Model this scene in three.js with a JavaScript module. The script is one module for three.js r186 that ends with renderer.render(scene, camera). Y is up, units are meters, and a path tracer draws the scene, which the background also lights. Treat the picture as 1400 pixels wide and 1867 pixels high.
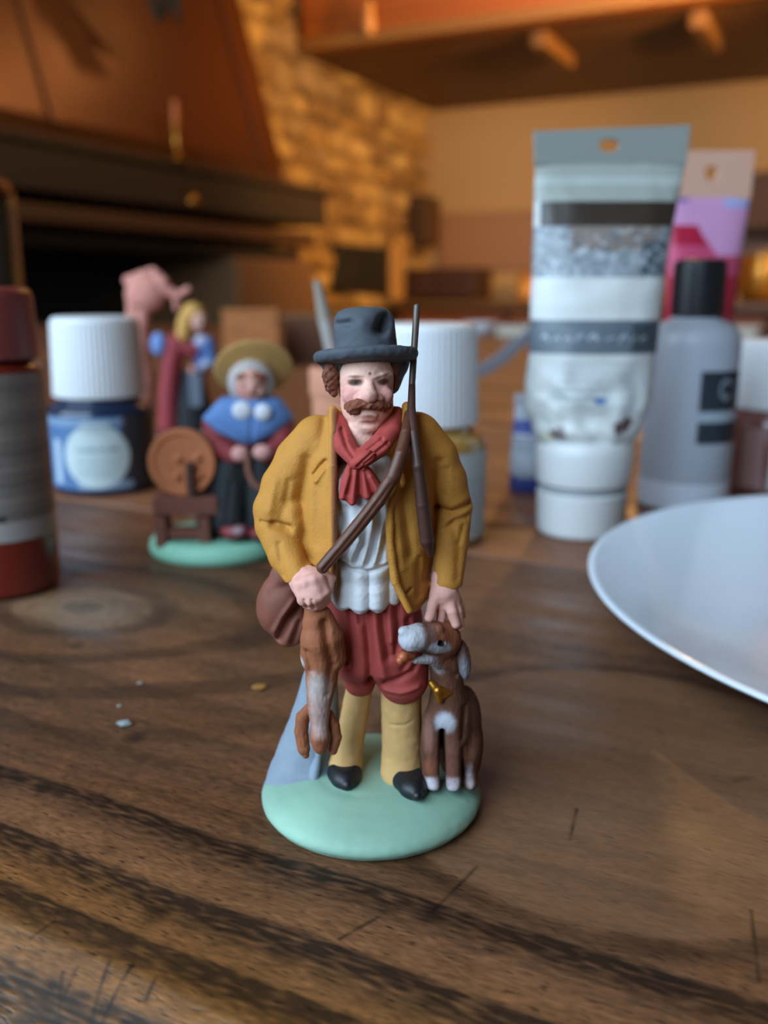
import * as THREE from 'three';
import { mergeGeometries, toCreasedNormals } from 'three/addons/utils/BufferGeometryUtils.js';
import { RoundedBoxGeometry } from 'three/addons/geometries/RoundedBoxGeometry.js';
import { ImprovedNoise } from 'three/addons/math/ImprovedNoise.js';
import { RectAreaLightUniformsLib } from 'three/addons/lights/RectAreaLightUniformsLib.js';
import { Sky } from 'three/addons/objects/Sky.js';

// ---------------------------------------------------------------- camera, sky, lights, exposure
const scene = new THREE.Scene();
const EYE = 0.84, TABLE = 0.76;                       // camera height, height of the table top
const camera = new THREE.PerspectiveCamera(58.9987, 1400 / 1867, 0.01, 60);
camera.position.set(0, EYE, 0);
const VIEW = 0.46365;                                   // the camera looks a little to the left of the room's length
camera.rotation.set(-13.7417 * Math.PI / 180, VIEW, 0, 'YXZ');
camera.focus = 0.126;
camera.userData.fStop = camera.getFocalLength() / 2.15;
const renderer = new THREE.WebGLRenderer({ antialias: true });
renderer.toneMapping = THREE.LinearToneMapping;
renderer.toneMappingExposure = 1.0;
renderer.shadowMap.enabled = true;
RectAreaLightUniformsLib.init();
const sky = new Sky(); sky.scale.setScalar(50);
sky.material.uniforms.turbidity.value = 6; sky.material.uniforms.rayleigh.value = 1.5;
sky.material.uniforms.sunPosition.value.setFromSphericalCoords(1, 62 * Math.PI / 180, 2.6);
scene.add(sky);
// (A, y, B): A runs along the table to the right, B runs away to the back wall
const room = (a, y, b) => new THREE.Vector3(a, y, -b);
const WIN = { a0: -2.3, a1: 0.2, y0: 1.0, y1: 2.6, b: -1.0 };      // window in the wall behind the camera
{
  const day = new THREE.RectAreaLight(new THREE.Color(0.65, 0.84, 1.0), 8.1, WIN.a1 - WIN.a0 - 0.1, WIN.y1 - WIN.y0 - 0.1);   // daylight in the window opening
  day.position.copy(room((WIN.a0 + WIN.a1) / 2, (WIN.y0 + WIN.y1) / 2, WIN.b + 0.02)); day.lookAt(room((WIN.a0 + WIN.a1) / 2, (WIN.y0 + WIN.y1) / 2, 3)); scene.add(day);
}
const warm = new THREE.Color(1.0, 0.56, 0.2);

// ---------------------------------------------------------------- helpers: naming
const used = {};
function numbered(n) { used[n] = (used[n] ?? -1) + 1; return used[n] ? n + '_' + String(used[n]).padStart(3, '0') : n; }
function thing(name, label, category, pos, turn = 0, group) {
  const o = new THREE.Group(); o.name = numbered(name); o.position.copy(pos); o.rotation.y = turn + (pos.facing ?? 0);
  o.userData = { label, category }; if (group) o.userData.group = group;
  scene.add(o); return o;
}
function part(parent, name, geometry, material, label) {
  const m = new THREE.Mesh(geometry, material); m.name = numbered(name); m.castShadow = m.receiveShadow = true;
  if (label) m.userData.label = label;
  parent.add(m); return m;
}
function structure(name, geometry, material, parent) {
  const m = new THREE.Mesh(geometry, material); m.name = numbered(name); m.castShadow = m.receiveShadow = true;
  if (!parent) { m.userData.kind = 'structure'; scene.add(m); } else parent.add(m);
  return m;
}
const std = (color, roughness = 0.7, more = {}) => new THREE.MeshStandardMaterial({ color, roughness, ...more });
const painted = (roughness = 0.75, more = {}) => new THREE.MeshStandardMaterial({ vertexColors: true, roughness, ...more });
// a place on the table: x to the right and z towards the viewer, as seen from the camera; things set there face the camera
const onTable = (x, z) => Object.assign(room(0.89443 * x + 0.44721 * z, TABLE, 0.44721 * x - 0.89443 * z), { facing: VIEW });
let seed = 7; const rnd = () => (seed = (seed * 16807) % 2147483647) / 2147483647;
const perlin = new ImprovedNoise();
const noise = (x, y, z = 0) => perlin.noise(x + 31.7, y + 17.3, z + 5.1);
const clamp = (x, a = 0, b = 1) => Math.min(b, Math.max(a, x));
const sstep = (a, b, x) => { const t = clamp((x - a) / (b - a)); return t * t * (3 - 2 * t); };
const lin = (hex) => { const c = new THREE.Color(hex); return [c.r, c.g, c.b]; };
const mix3 = (a, b, t) => [a[0] + (b[0] - a[0]) * t, a[1] + (b[1] - a[1]) * t, a[2] + (b[2] - a[2]) * t];

// ---------------------------------------------------------------- helpers: clay modelling (distance fields in millimetres, meshed to metres)
const V = (x, y, z) => [x, y, z];
const smin = (a, b, k) => { const h = Math.max(k - Math.abs(a - b), 0) / k; return Math.min(a, b) - h * h * k * 0.25; };
const smax = (a, b, k) => -smin(-a, -b, k);
const U = (k, ...f) => (x, y, z) => { let d = f[0](x, y, z); for (let i = 1; i < f.length; i++) d = smin(d, f[i](x, y, z), k); return d; };
const cut = (k, f, ...g) => (x, y, z) => { let d = f(x, y, z); for (const h of g) d = smax(d, -h(x, y, z), k); return d; };
const both = (k, f, g) => (x, y, z) => smax(f(x, y, z), g(x, y, z), k);
const ball = (c, r) => (x, y, z) => Math.hypot(x - c[0], y - c[1], z - c[2]) - r;
const rod = (a, b, ra, rb = ra) => {
  const dx = b[0] - a[0], dy = b[1] - a[1], dz = b[2] - a[2], l = dx * dx + dy * dy + dz * dz || 1e-9;
  return (x, y, z) => { const px = x - a[0], py = y - a[1], pz = z - a[2], t = clamp((px * dx + py * dy + pz * dz) / l);
    return Math.hypot(px - dx * t, py - dy * t, pz - dz * t) - ra - (rb - ra) * t; };
};
const chain = (k, ...pr) => { const s = []; for (let i = 1; i < pr.length; i++) s.push(rod(pr[i - 1][0], pr[i][0], pr[i - 1][1], pr[i][1])); return s.length > 1 ? U(k * 0.2, ...s) : s[0]; };
// lines and dents pressed into (amount > 0) or raised from the front of a shape: [width, amount, points...], a single point is a round dent
const relief = (f, z0, ...lines) => (x, y, z) => { let d = f(x, y, z); if (z < z0 || Math.abs(d) > 2.2) return d; const gate = sstep(z0, z0 + 0.8, z); let add = 0;
  for (const [w, amp, ...p] of lines) { let m = 1e9; for (let i = 0; i < Math.max(p.length - 1, 1); i++) { const a = p[i], b = p[Math.min(i + 1, p.length - 1)], ex = b[0] - a[0], ey = b[1] - a[1], t = clamp(((x - a[0]) * ex + (y - a[1]) * ey) / (ex * ex + ey * ey || 1)); m = Math.min(m, (x - a[0] - ex * t) ** 2 + (y - a[1] - ey * t) ** 2); }
    if (m < 9 * w * w) add += amp * Math.exp(-m / (w * w)); }
  return d + add * gate; };
const turnIn = (f, c, rx = 0, ry = 0, rz = 0) => {          // evaluates f in axes turned about c
  const m = new THREE.Matrix4().makeRotationFromEuler(new THREE.Euler(rx, ry, rz)).transpose().elements;
  return (x, y, z) => { x -= c[0]; y -= c[1]; z -= c[2];
    return f(m[0] * x + m[4] * y + m[8] * z + c[0], m[1] * x + m[5] * y + m[9] * z + c[1], m[2] * x + m[6] * y + m[10] * z + c[2]); };
};
const ell = (c, r, rx = 0, ry = 0, rz = 0) => {
  const f = (x, y, z) => { const a = (x - c[0]) / r[0], b = (y - c[1]) / r[1], d = (z - c[2]) / r[2], k0 = Math.hypot(a, b, d), k1 = Math.hypot(a / r[0], b / r[1], d / r[2]);
    return k1 < 1e-9 ? -Math.min(...r) : k0 * (k0 - 1) / k1; };
  return rx || ry || rz ? turnIn(f, c, rx, ry, rz) : f;
};
const slab = (c, h, r = 0.3, rx = 0, ry = 0, rz = 0) => {   // rounded box, h = half sizes
  const f = (x, y, z) => { const a = Math.abs(x - c[0]) - h[0] + r, b = Math.abs(y - c[1]) - h[1] + r, d = Math.abs(z - c[2]) - h[2] + r;
    return Math.hypot(Math.max(a, 0), Math.max(b, 0), Math.max(d, 0)) + Math.min(Math.max(a, b, d), 0) - r; };
  return rx || ry || rz ? turnIn(f, c, rx, ry, rz) : f;
};
const loft = (k, ...rows) => {                              // stacked ellipses [y, cx, cz, rx, rz], top row first or last
  rows = rows.slice().sort((a, b) => a[0] - b[0]); const n = rows.length, lo = rows[0][0], hi = rows[n - 1][0];
  const cr = (a, b, c, d, t) => b + 0.5 * t * (c - a + t * (2 * a - 5 * b + 4 * c - d + t * (3 * (b - c) + d - a)));
  return (x, y, z) => {
    const q = clamp(y, lo, hi); let i = 0; while (i < n - 2 && q > rows[i + 1][0]) i++;
    const r0 = rows[Math.max(i - 1, 0)], r1 = rows[i], r2 = rows[i + 1], r3 = rows[Math.min(i + 2, n - 1)], t = (q - r1[0]) / (r2[0] - r1[0]);
    const cx = cr(r0[1], r1[1], r2[1], r3[1], t), cz = cr(r0[2], r1[2], r2[2], r3[2], t), rx = Math.max(cr(r0[3], r1[3], r2[3], r3[3], t), 0.05), rz = Math.max(cr(r0[4], r1[4], r2[4], r3[4], t), 0.05);
    const a = (x - cx) / rx, b = (z - cz) / rz, k0 = Math.hypot(a, b), k1 = Math.hypot(a / rx, b / rz);
    const d = k1 < 1e-9 ? -Math.min(rx, rz) : k0 * (k0 - 1) / k1;
    return smax(d, Math.max(lo - y, y - hi), k);
  };
};
const poly = (pts, z0, z1, r = 0.2) => (x, y, z) => {       // polygon in x, y between two depths
  let d = 1e9, s = 1;
  for (let i = 0, j = pts.length - 1; i < pts.length; j = i++) {
    const ex = pts[j][0] - pts[i][0], ey = pts[j][1] - pts[i][1], wx = x - pts[i][0], wy = y - pts[i][1], t = clamp((wx * ex + wy * ey) / (ex * ex + ey * ey));
    d = Math.min(d, Math.hypot(wx - ex * t, wy - ey * t));
    const c1 = y >= pts[i][1], c2 = y < pts[j][1], c3 = ex * wy > ey * wx; if ((c1 && c2 && c3) || (!c1 && !c2 && !c3)) s = -s;
  }
  return smax(s * d, Math.max(z0 - z, z - z1), r * 2);
};
const bumpy = (f, amp, freq) => (x, y, z) => f(x, y, z) + amp * noise(x * freq, y * freq, z * freq);
function sculpt(f, lo, hi, h, color, unit = 0.001) {        // surface nets
  const nx = Math.ceil((hi[0] - lo[0]) / h) + 1, ny = Math.ceil((hi[1] - lo[1]) / h) + 1, nz = Math.ceil((hi[2] - lo[2]) / h) + 1;
  const F = new Float32Array(nx * ny * nz), S = 6, sx = 1, sy = nx, sz = nx * ny;
  for (let k0 = 0; k0 < nz; k0 += S) for (let j0 = 0; j0 < ny; j0 += S) for (let i0 = 0; i0 < nx; i0 += S) {
    const m = S / 2, dc = f(lo[0] + (i0 + m) * h, lo[1] + (j0 + m) * h, lo[2] + (k0 + m) * h), far = !f.full && Math.abs(dc) > S * h * 1.7;
    for (let k = k0; k < Math.min(k0 + S, nz); k++) for (let j = j0; j < Math.min(j0 + S, ny); j++) for (let i = i0; i < Math.min(i0 + S, nx); i++)
      F[i + j * sy + k * sz] = far ? dc : f(lo[0] + i * h, lo[1] + j * h, lo[2] + k * h);
  }
  const id = new Int32Array(nx * ny * nz).fill(-1), pos = [], nor = [], col = [], idx = [], e = h * 0.35;
  for (let k = 0; k < nz - 1; k++) for (let j = 0; j < ny - 1; j++) for (let i = 0; i < nx - 1; i++) {
    const o = i + j * sy + k * sz; let neg = 0;
    for (let c = 0; c < 8; c++) if (F[o + (c & 1) + (c >> 1 & 1) * sy + (c >> 2) * sz] < 0) neg++;
    if (neg === 0 || neg === 8) continue;
    let x = 0, y = 0, z = 0, n = 0;
    for (let c = 0; c < 8; c++) for (const [bit, s] of [[1, sx], [2, sy], [4, sz]]) if (!(c & bit)) {
      const p = o + (c & 1) + (c >> 1 & 1) * sy + (c >> 2) * sz, a = F[p], b = F[p + s];
      if ((a < 0) === (b < 0)) continue;
      const t = a / (a - b); x += (c & 1) + (bit === 1 ? t : 0); y += (c >> 1 & 1) + (bit === 2 ? t : 0); z += (c >> 2) + (bit === 4 ? t : 0); n++;
    }
    x = lo[0] + (i + x / n) * h; y = lo[1] + (j + y / n) * h; z = lo[2] + (k + z / n) * h;
    const gx = f(x + e, y, z) - f(x - e, y, z), gy = f(x, y + e, z) - f(x, y - e, z), gz = f(x, y, z + e) - f(x, y, z - e), g = Math.hypot(gx, gy, gz) || 1e-9;
    id[o] = pos.length / 3; pos.push(x * unit, y * unit, z * unit); nor.push(gx / g, gy / g, gz / g);
    if (color) { const c = color(x, y, z, gx / g, gy / g, gz / g); col.push(c[0], c[1], c[2]); }
  }
  for (let k = 1; k < nz - 1; k++) for (let j = 1; j < ny - 1; j++) for (let i = 1; i < nx - 1; i++) {
    const o = i + j * sy + k * sz, a = F[o] < 0;
    for (const [s, u, v] of [[sx, sy, sz], [sy, sz, sx], [sz, sx, sy]]) {
      if (a === (F[o + s] < 0)) continue;
      const p = id[o], q = id[o - u], r = id[o - u - v], t = id[o - v];
      if (p < 0 || q < 0 || r < 0 || t < 0) continue;
      if (a) idx.push(p, q, r, p, r, t); else idx.push(p, r, q, p, t, r);
    }
  }
  const gm = new THREE.BufferGeometry();
  gm.setAttribute('position', new THREE.Float32BufferAttribute(pos, 3)); gm.setAttribute('normal', new THREE.Float32BufferAttribute(nor, 3));
  if (color) gm.setAttribute('color', new THREE.Float32BufferAttribute(col, 3));
  gm.setIndex(idx); return gm;
}
const brushed = (hex, amp = 0.06, freq = 0.5) => { const c = lin(hex); return (x, y, z) => { const k = 1 + amp * (noise(x * freq, y * freq * 0.6, z * freq) + 0.5 * noise(x * freq * 4, y * freq * 2, z * freq * 4)); return [c[0] * k, c[1] * k, c[2] * k]; }; };
function clay(parent, name, f, h, color, material, label) {  // finds the bounds of f and meshes it
  let lo = [1e9, 1e9, 1e9], hi = [-1e9, -1e9, -1e9]; const s = 1.6;
  for (let x = -28; x <= 28; x += s) for (let y = -4; y <= 98; y += s) for (let z = -26; z <= 26; z += s)
    if (f(x, y, z) < 1.75) { lo = [Math.min(lo[0], x), Math.min(lo[1], y), Math.min(lo[2], z)]; hi = [Math.max(hi[0], x), Math.max(hi[1], y), Math.max(hi[2], z)]; }
  const g = sculpt(f, lo.map((v) => v - s), hi.map((v) => v + s), h, typeof color === 'function' ? color : brushed(color));
  return part(parent, name, g, material ?? mat.clay, label);
}
const mat = {
  clay: painted(0.78), satin: painted(0.42), gloss: painted(0.22), gold: painted(0.35, { metalness: 0.85 }),
  steel: painted(0.45, { metalness: 0.4 }),
};
// a table of painted spots: [centre, radii, colour, softness, (turn about z)]
const spots = (base, list) => (x, y, z, nx, ny, nz) => {
  let c = base(x, y, z);
  for (const [p, r, hex, soft, a = 0, amount = 1] of list) {
    let dx = x - p[0], dy = y - p[1]; const dz = z - p[2], cs = Math.cos(a), sn = Math.sin(a); [dx, dy] = [dx * cs + dy * sn, -dx * sn + dy * cs];
    const d = Math.hypot(dx / r[0], dy / r[1], dz / r[2]) + 0.25 * soft * noise(x * 2.3, y * 2.3, z * 2.3);
    const t = (1 - sstep(1 - soft, 1 + soft, d)) * amount; if (t > 0) c = mix3(c, lin(hex), t);
  }
  return c;
};

// ================================================================ THE HUNTER FIGURINE
function hunter() {
  const t = thing('hunter_figurine', 'painted clay hunter with grey hat, mustard coat and moustache, brown dog at his side', 'figurine', onTable(-0.0018, -0.1315));
  const h = 0.24;
  // ---- base and the blue-grey rock behind the legs
  const baseShape = loft(0.6, [0, -0.2, 0.6, 16.6, 16.3], [1.5, -0.2, 0.6, 17.5, 17.2], [2.7, -0.2, 0.5, 17.1, 16.8], [3.7, -0.2, 0.3, 15.8, 15.4], [4.5, -0.2, 0, 13.6, 13.2], [5.1, -0.2, -0.3, 10.5, 10], [5.5, -0.2, -0.5, 6.5, 6.5], [5.6, -0.2, -0.5, 4, 4]);
  const baseClay = (x, y, z) => Math.max(baseShape(x, y, z) + 0.06 * noise(x * 0.6, y, z * 0.6), -y); baseClay.full = true;
  clay(t, 'base', baseClay, 0.35, spots(brushed('#85a994', 0.05, 0.35), [
    [V(-7.57, 1.37, 6), [3, 2.5, 5], '#84aaa0', 0.6], [V(-9.79, 2.03, 10), [5, 3, 5], '#94bda4', 0.7]]), painted(0.66));
  const rock = loft(1, [24.07, -8.06, -3, 2.18, 1.6], [20.51, -8.38, -3, 2.72, 2.6], [13.43, -9.37, -3.4, 3.87, 3.6], [5.69, -10.71, -3.2, 5.49, 5.4], [2.13, -10.96, -1.6, 6.67, 8.8], [0.93, -10.75, -0.6, 7.2, 10], [-0.56, -10.44, -0.6, 6.88, 9.6], [-1.96, -10.02, -0.6, 6.09, 8.6]);
  clay(t, 'rock', bumpy(U(0.4, rock, rod(V(-12.25, 5.8, 0.5), V(-9.03, 15.21, 0.2), 0.5), rod(V(-9.32, 3.85, 2.5), V(-7.89, 12.78, 1), 0.8, 0.3)), 0.12, 0.5), 0.3, brushed('#7c8995', 0.08, 0.6), painted(0.8));
  // ---- gaiters and shoes
  const gaiterL = chain(0.8, [V(-2.06, 19.56, 0.5), 2.1], [V(-2.79, 15.21, 0.2), 2.15], [V(-3.97, 8.64, 0.4), 2.35], [V(-4.32, 6.76, 1), 2.7]);
  const gaiterR = chain(0.8, [V(4.44, 19.74, 1.5), 3.2], [V(4.56, 14.76, 1.2), 3.15], [V(4.67, 8.28, 1.5), 3.25], [V(4.67, 5.88, 2), 3.45]);
  const wrinkle = (a, b, c, r) => chain(0.2, [a, r], [b, r], [c, r]);
  clay(t, 'gaiter', bumpy(gaiterL, 0.08, 0.7), h, brushed('#c69c62', 0.06), mat.clay);
  clay(t, 'gaiter', bumpy(cut(0.4, gaiterR, wrinkle(V(1.8, 8.61, 4.8), V(4.76, 8.76, 5.4), V(7.91, 9.06, 4.6), 0.2), wrinkle(V(2.81, 15.06, 4), V(4.74, 15.18, 4.6), V(6.43, 15.81, 4.2), 0.16)), 0.08, 0.7), h, brushed('#c69c62', 0.06), mat.clay);
  const shoe = (a, b, w) => (x, y, z) => Math.max(U(0.9, ell(a, [w * 0.95, 2, 2.3]), rod(a, b, 2.0, 0.75), ell(mix3(a, b, 0.45), [w * 0.78, 1.7, 2.2]))(x, y, z), y - a[1] - 1.7);
  clay(t, 'shoe', shoe(V(-4.44, 6.01, 2.4), V(-3.86, 6.04, 6.2), 2.9), 0.2, brushed('#0d1117', 0.1), painted(0.5));
  clay(t, 'shoe', shoe(V(5.81, 6.06, 4.8), V(6.83, 6.18, 9.4), 2.85), 0.2, brushed('#0d1117', 0.1), painted(0.5));
  // ---- breeches
  const breeches = U(1.2, loft(1, [36.08, -0.21, 0, 7.2, 7], [32.53, -0.05, 0, 7.58, 7.4], [28.13, 0.53, 0.2, 7.54, 7.4], [24.58, 1.03, 0.4, 7.41, 7], [22.61, 1.37, 0.5, 6.75, 5.5]),
    chain(1, [V(-2.59, 27.54, 1), 3.6], [V(-2.02, 23.55, 1.2), 3.1], [V(-1.95, 20.99, 1), 2.45]),
    chain(1, [V(3.64, 27.95, 2), 4.2], [V(4.41, 23.62, 2.4), 4.1], [V(4.59, 21.17, 2.4), 3.1]), ell(V(4.74, 21.71, 3.2), [3.7, 2.6, 3.4]));
  const fold = (r, ...pts) => { const s = []; for (let i = 1; i < pts.length; i++) s.push(rod(pts[i - 1], pts[i], r * (i === 1 ? 0.6 : 1), r * (i === pts.length - 1 ? 0.5 : 1))); return U(0.2, ...s); };
  clay(t, 'breeches', bumpy(relief(breeches, 1.5,
    [0.7, 1.05, [-0.34, 22.1], [-0.15, 25.85], [-0.44, 30.58], [-1.06, 35.24]], [0.6, 0.70, [1.33, 35.84], [1.8, 32.06], [2.44, 27.62]], [0.5, 0.70, [3.54, 36.26], [3.95, 31.98], [3.57, 27.88]], [0.5, 0.63, [-3.26, 35.84], [-2.98, 31.98], [-3.45, 25.81]], [0.5, 0.49, [-1.99, 36.26], [-1.7, 32.9]],
    [0.7, -0.49, [0.38, 35.42], [0.84, 30.12], [1.8, 24.75]], [0.6, -0.42, [2.59, 35.42], [2.84, 30.12]], [0.5, 0.56, [2.21, 23.34], [4.07, 24.06], [6.04, 24.93], [6.68, 25.98]], [0.5, 0.42, [4.64, 25.45], [5.69, 26.85]], [0.45, -0.42, [1.96, 21.92], [4.25, 21.76], [6.9, 22.36]], [0.5, 0.49, [5.33, 32.52], [6, 28.23]]), 0.1, 0.55), 0.2, brushed('#a03f38', 0.07), mat.clay);
  // ---- shirt
  const shirtBody = loft(1, [56.62, -0.3, 0, 3.07, 5], [53.86, -0.92, 0.2, 5.55, 6.9], [46.57, -1.07, 0.5, 5.82, 7.3], [40.68, -1.09, 0.8, 5.7, 7.5], [39.16, -1.1, 0.9, 5.38, 7.3], [37.98, -1.1, 1, 5.55, 7.75], [35.74, -1.11, 1.1, 5.74, 7.95], [35.04, -1.11, 1.1, 5.58, 7.6]);
  const folds = (x, y, z) => {
    const w = V(-1.33, 41.46, 8)[1], below = 1 - sstep(w - 0.5, w + 0.2, y);
    const drape = Math.sin((x + 0.35 * y) * 2.3 + 1.2 * noise(x * 0.3, y * 0.2)) * 0.2 * (1 - below) * sstep(4, 6, z);
    const frill = (0.4 - 1.1 * Math.abs(Math.sin((x + 0.3) * 1.1))) * 0.55 * below * sstep(3, 6, z);
    return shirtBody(x, y, z) - drape + frill + 0.05 * noise(x * 1.5, y * 1.5, z);
  };
  clay(t, 'shirt', relief(folds, 3, [0.3, 0.56, [-5.06, 42.04], [-2.87, 41.38], [-0.38, 41.04], [1.8, 41.47], [3.52, 42.03]],
    [0.5, 0.77, [-0.66, 48.22], [-1.14, 45.42], [-2.24, 42.84]], [0.45, 0.70, [1.34, 50.2], [0.72, 46.22], [-0.38, 42.35]], [0.4, 0.56, [-2.85, 44.61], [-3.65, 42.51]], [0.4, 0.56, [2.11, 45.82], [1.33, 42.51]], [0.5, -0.49, [0.26, 49.01], [-0.37, 45.02], [-1.47, 42.19]], [0.4, -0.42, [-1.68, 45.42], [-2.87, 42.84]], [0.4, -0.42, [1.57, 47.82], [0.56, 42.51]], [0.5, 0.42, [-3.59, 50.08], [-4.09, 46.89]]), 0.18, brushed('#d3d5d6', 0.06, 0.7), mat.clay);
  // ---- coat with both sleeves
  const body = loft(1.2, [63.38, -0.38, -1.5, 4.92, 4.4], [61.76, -0.14, -1.5, 6.96, 5.8], [58.71, 0.01, -1.2, 9.42, 7.2], [54.66, -0.08, -0.8, 10.52, 8.1], [48.89, -0.66, -0.4, 11.17, 8.6], [42.2, -0.85, 0.1, 10.6, 8.9], [36.28, -0.53, 0.6, 9.34, 9.1], [32.11, -0.55, 0.8, 8.89, 9]);
  const sleeveL = chain(2, [V(-7.95, 58.21, -1.2), 4], [V(-10.19, 55.28, -1), 4.2], [V(-12.57, 51.45, -0.2), 3.9], [V(-14.34, 48.33, 0.8), 3.3], [V(-14.25, 46.21, 1.4), 3.1], [V(-12.32, 42.43, 4.4), 2.75], [V(-10.1, 40.2, 7.4), 2.35]);
  const sleeveR = chain(2, [V(6.51, 58.71, -1.2), 4], [V(8.73, 55.61, -1), 4.1], [V(10.47, 52.2, -0.6), 3.7], [V(11.96, 48.81, 0), 2.95], [V(11.85, 43.9, 1.6), 2.6], [V(11.09, 38.07, 3.4), 2.4]);
  const cuffCut = slab(V(11.12, 35.39, 3.6), [4, 2, 5], 0.2);
  const cuffCutL = turnIn(slab(V(-7.92, 38.93, 10.5), [5, 2.6, 5], 0.2), V(-7.92, 38.93, 10.5), 0, 0, 0.55);
  const open = poly([[-4.19, 65.09], [-4.85, 60.18], [-4.98, 55.57], [-5.13, 44.47], [-5.36, 38.33], [-6.48, 32.06], [6.58, 32.06], [5.05, 34.84], [3.77, 37.5], [2.82, 40.81], [2.27, 45.28], [2.18, 50.87], [3.02, 54.79], [4.44, 60.18], [4.64, 65.09]], 0.5, 20, 0.3);
  const hem = poly([[-6.07, 38.25], [-10.79, 38.58], [-12.64, 27.79], [11.43, 27.79], [9.72, 34.58], [7.98, 34.92], [7.03, 34.25], [5.45, 34.42], [3.38, 36.67]], -20, 20, 0.5);
  const coat = relief(U(0.7, cut(0.45, body, open, hem), ell(V(-11.02, 47.11, 2.6), [2.4, 3.4, 2.6]), cut(0.25, sleeveL, cuffCutL), cut(0.25, sleeveR, cuffCut)), -0.5,
    [0.55, 0.7, [-14.25, 47.05], [-12.64, 46.71], [-11.91, 46.69]], [0.35, 0.3, [-16.07, 47.3], [-14.06, 47.04]], [0.8, 0.5, [-9.33, 56.35], [-9.77, 52.66], [-9.81, 48.54], [-9.22, 42.41]], [0.9, 0.35, [-10.73, 53.38], [-10.45, 48.54]], [0.5, 0.3, [-11.93, 53.17], [-12.43, 50.42]], [0.5, 0.3, [-13.32, 44.44], [-12.52, 40.59]], [0.6, -0.25, [-13.98, 53.17], [-14.74, 49.11]],
    [0.5, 0.75, [9.65, 48.86], [11.58, 48.53], [13.41, 49.11], [14.86, 49.7]], [0.5, 0.4, [10.76, 45.98], [12.36, 47.36], [13.93, 47.62]], [0.9, 0.7, [9.75, 55.77], [9.54, 49.3], [8.95, 44.49], [8.42, 38.92]], [0.6, 0.3, [11.86, 46.64], [12.73, 43.32], [12.49, 39.11]], [0.6, 0.25, [10.85, 54.77], [10.67, 51.14]], [0.45, 0.3, [12.87, 44.15], [13.39, 46.38]],
    [0.4, 0.6, [-6.51, 56.38], [-7.35, 55.46], [-8.26, 54.23]], [0.35, -0.3, [-6.83, 55.3], [-7.97, 53.6]], [0.7, 0.65, [3.77, 54.84], [4.39, 52.28], [5.01, 48.05], [5.67, 43.15]], [0.4, 0.55, [3.62, 54.99], [4.23, 53.6]], [0.6, -0.25, [3.47, 52.67], [3.79, 48.05], [4.52, 41.53]], [0.3, 0.5, [5.06, 37.62], [5.61, 38.04]], [0.6, 0.35, [6.84, 42.34], [6.82, 36.61]], [0.8, 0.3, [-7.55, 52.67], [-7.77, 44.76]], [0.7, 0.3, [-6.84, 61.65], [-7.18, 57.81]]);
  const lapel = U(0.25, chain(0.4, [V(-5.48, 63.58, 2.6), 0.6], [V(-5.34, 60.61, 5.8), 0.6], [V(-5.3, 56.26, 7.6), 0.6], [V(-5.37, 49.28, 8), 0.5], [V(-5.47, 39.31, 8.7), 0.5]),
    chain(0.4, [V(5.11, 63.77, 1.6), 0.8], [V(5.11, 59.83, 5.8), 0.7], [V(3.63, 54.92, 7.9), 0.6], [V(2.65, 50.52, 8.2), 0.5], [V(2.73, 44.64, 8.6), 0.5], [V(3.51, 39.74, 9), 0.5], [V(5.41, 35.57, 9.1), 0.5]));
  const ochre = brushed('#b57b2b', 0.07, 0.45), lining = lin('#8a5238');
  const edge = chain(0.1, [V(-4.88, 63.55, 3.6), 0], [V(-4.89, 59.96, 6.6), 0], [V(-4.86, 55.61, 8.2), 0], [V(-4.92, 44.73, 8.9), 0], [V(-5.08, 38.26, 9), 0]);
  clay(t, 'coat', bumpy(bumpy(U(0.9, coat, lapel), 0.1, 0.4), 0.035, 3.6), 0.2,
    (x, y, z, nx) => mix3(ochre(x, y, z), lining, 0.8 * (1 - sstep(0.55, 0.8, edge(x, y, z)))), mat.clay);
  // ---- neckerchief: two bands, knot, tails
  const nk = U(0.4, chain(0.6, [V(-5.49, 62.9, 1), 0.8], [V(-4.94, 60.81, 4.6), 1.05], [V(-3.85, 58.87, 7), 1.25], [V(-1.98, 57.09, 8.7), 1.05]), chain(0.6, [V(-4.57, 62.06, 2.4), 0.9], [V(-3.44, 59.8, 5.6), 1], [V(-1.92, 57.42, 8), 1]),
    chain(0.6, [V(3.7, 62.9, 1), 0.9], [V(3.04, 60.87, 5), 1.2], [V(1.34, 58.93, 7.4), 1.3], [V(-1.07, 57.28, 8.9), 1.05]), chain(0.6, [V(2.74, 61.57, 2.8), 0.9], [V(1.04, 59.73, 6.6), 1], [V(-1.38, 58.07, 8.2), 0.8]));
  const scarf = brushed('#a03a33', 0.08, 0.6);
  const kerchief = clay(t, 'neckerchief', relief(nk, 1, [0.3, 0.35, [-4.18, 61.02], [-3.19, 58.86], [-2.25, 57.72]], [0.3, 0.3, [2.26, 59.56], [0.59, 58.33], [-0.61, 57.61]], [0.3, 0.3, [1.5, 60.02], [-0.31, 58.66]]), 0.18, scarf, mat.clay);
  clay(kerchief, 'knot', relief(U(0.3, ell(V(-0.91, 57.66, 9.3), [1.75, 1, 1.2], 0, 0, 0.5), ell(V(-1.97, 56.92, 9), [1, 0.9, 0.9])), 3, [0.22, 0.3, [-1.79, 56.69], [-1.03, 57.52], [0.24, 58.6]], [0.2, 0.2, [-0.89, 57.1], [0.46, 58.13]]), 0.14, scarf, mat.clay);
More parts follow.
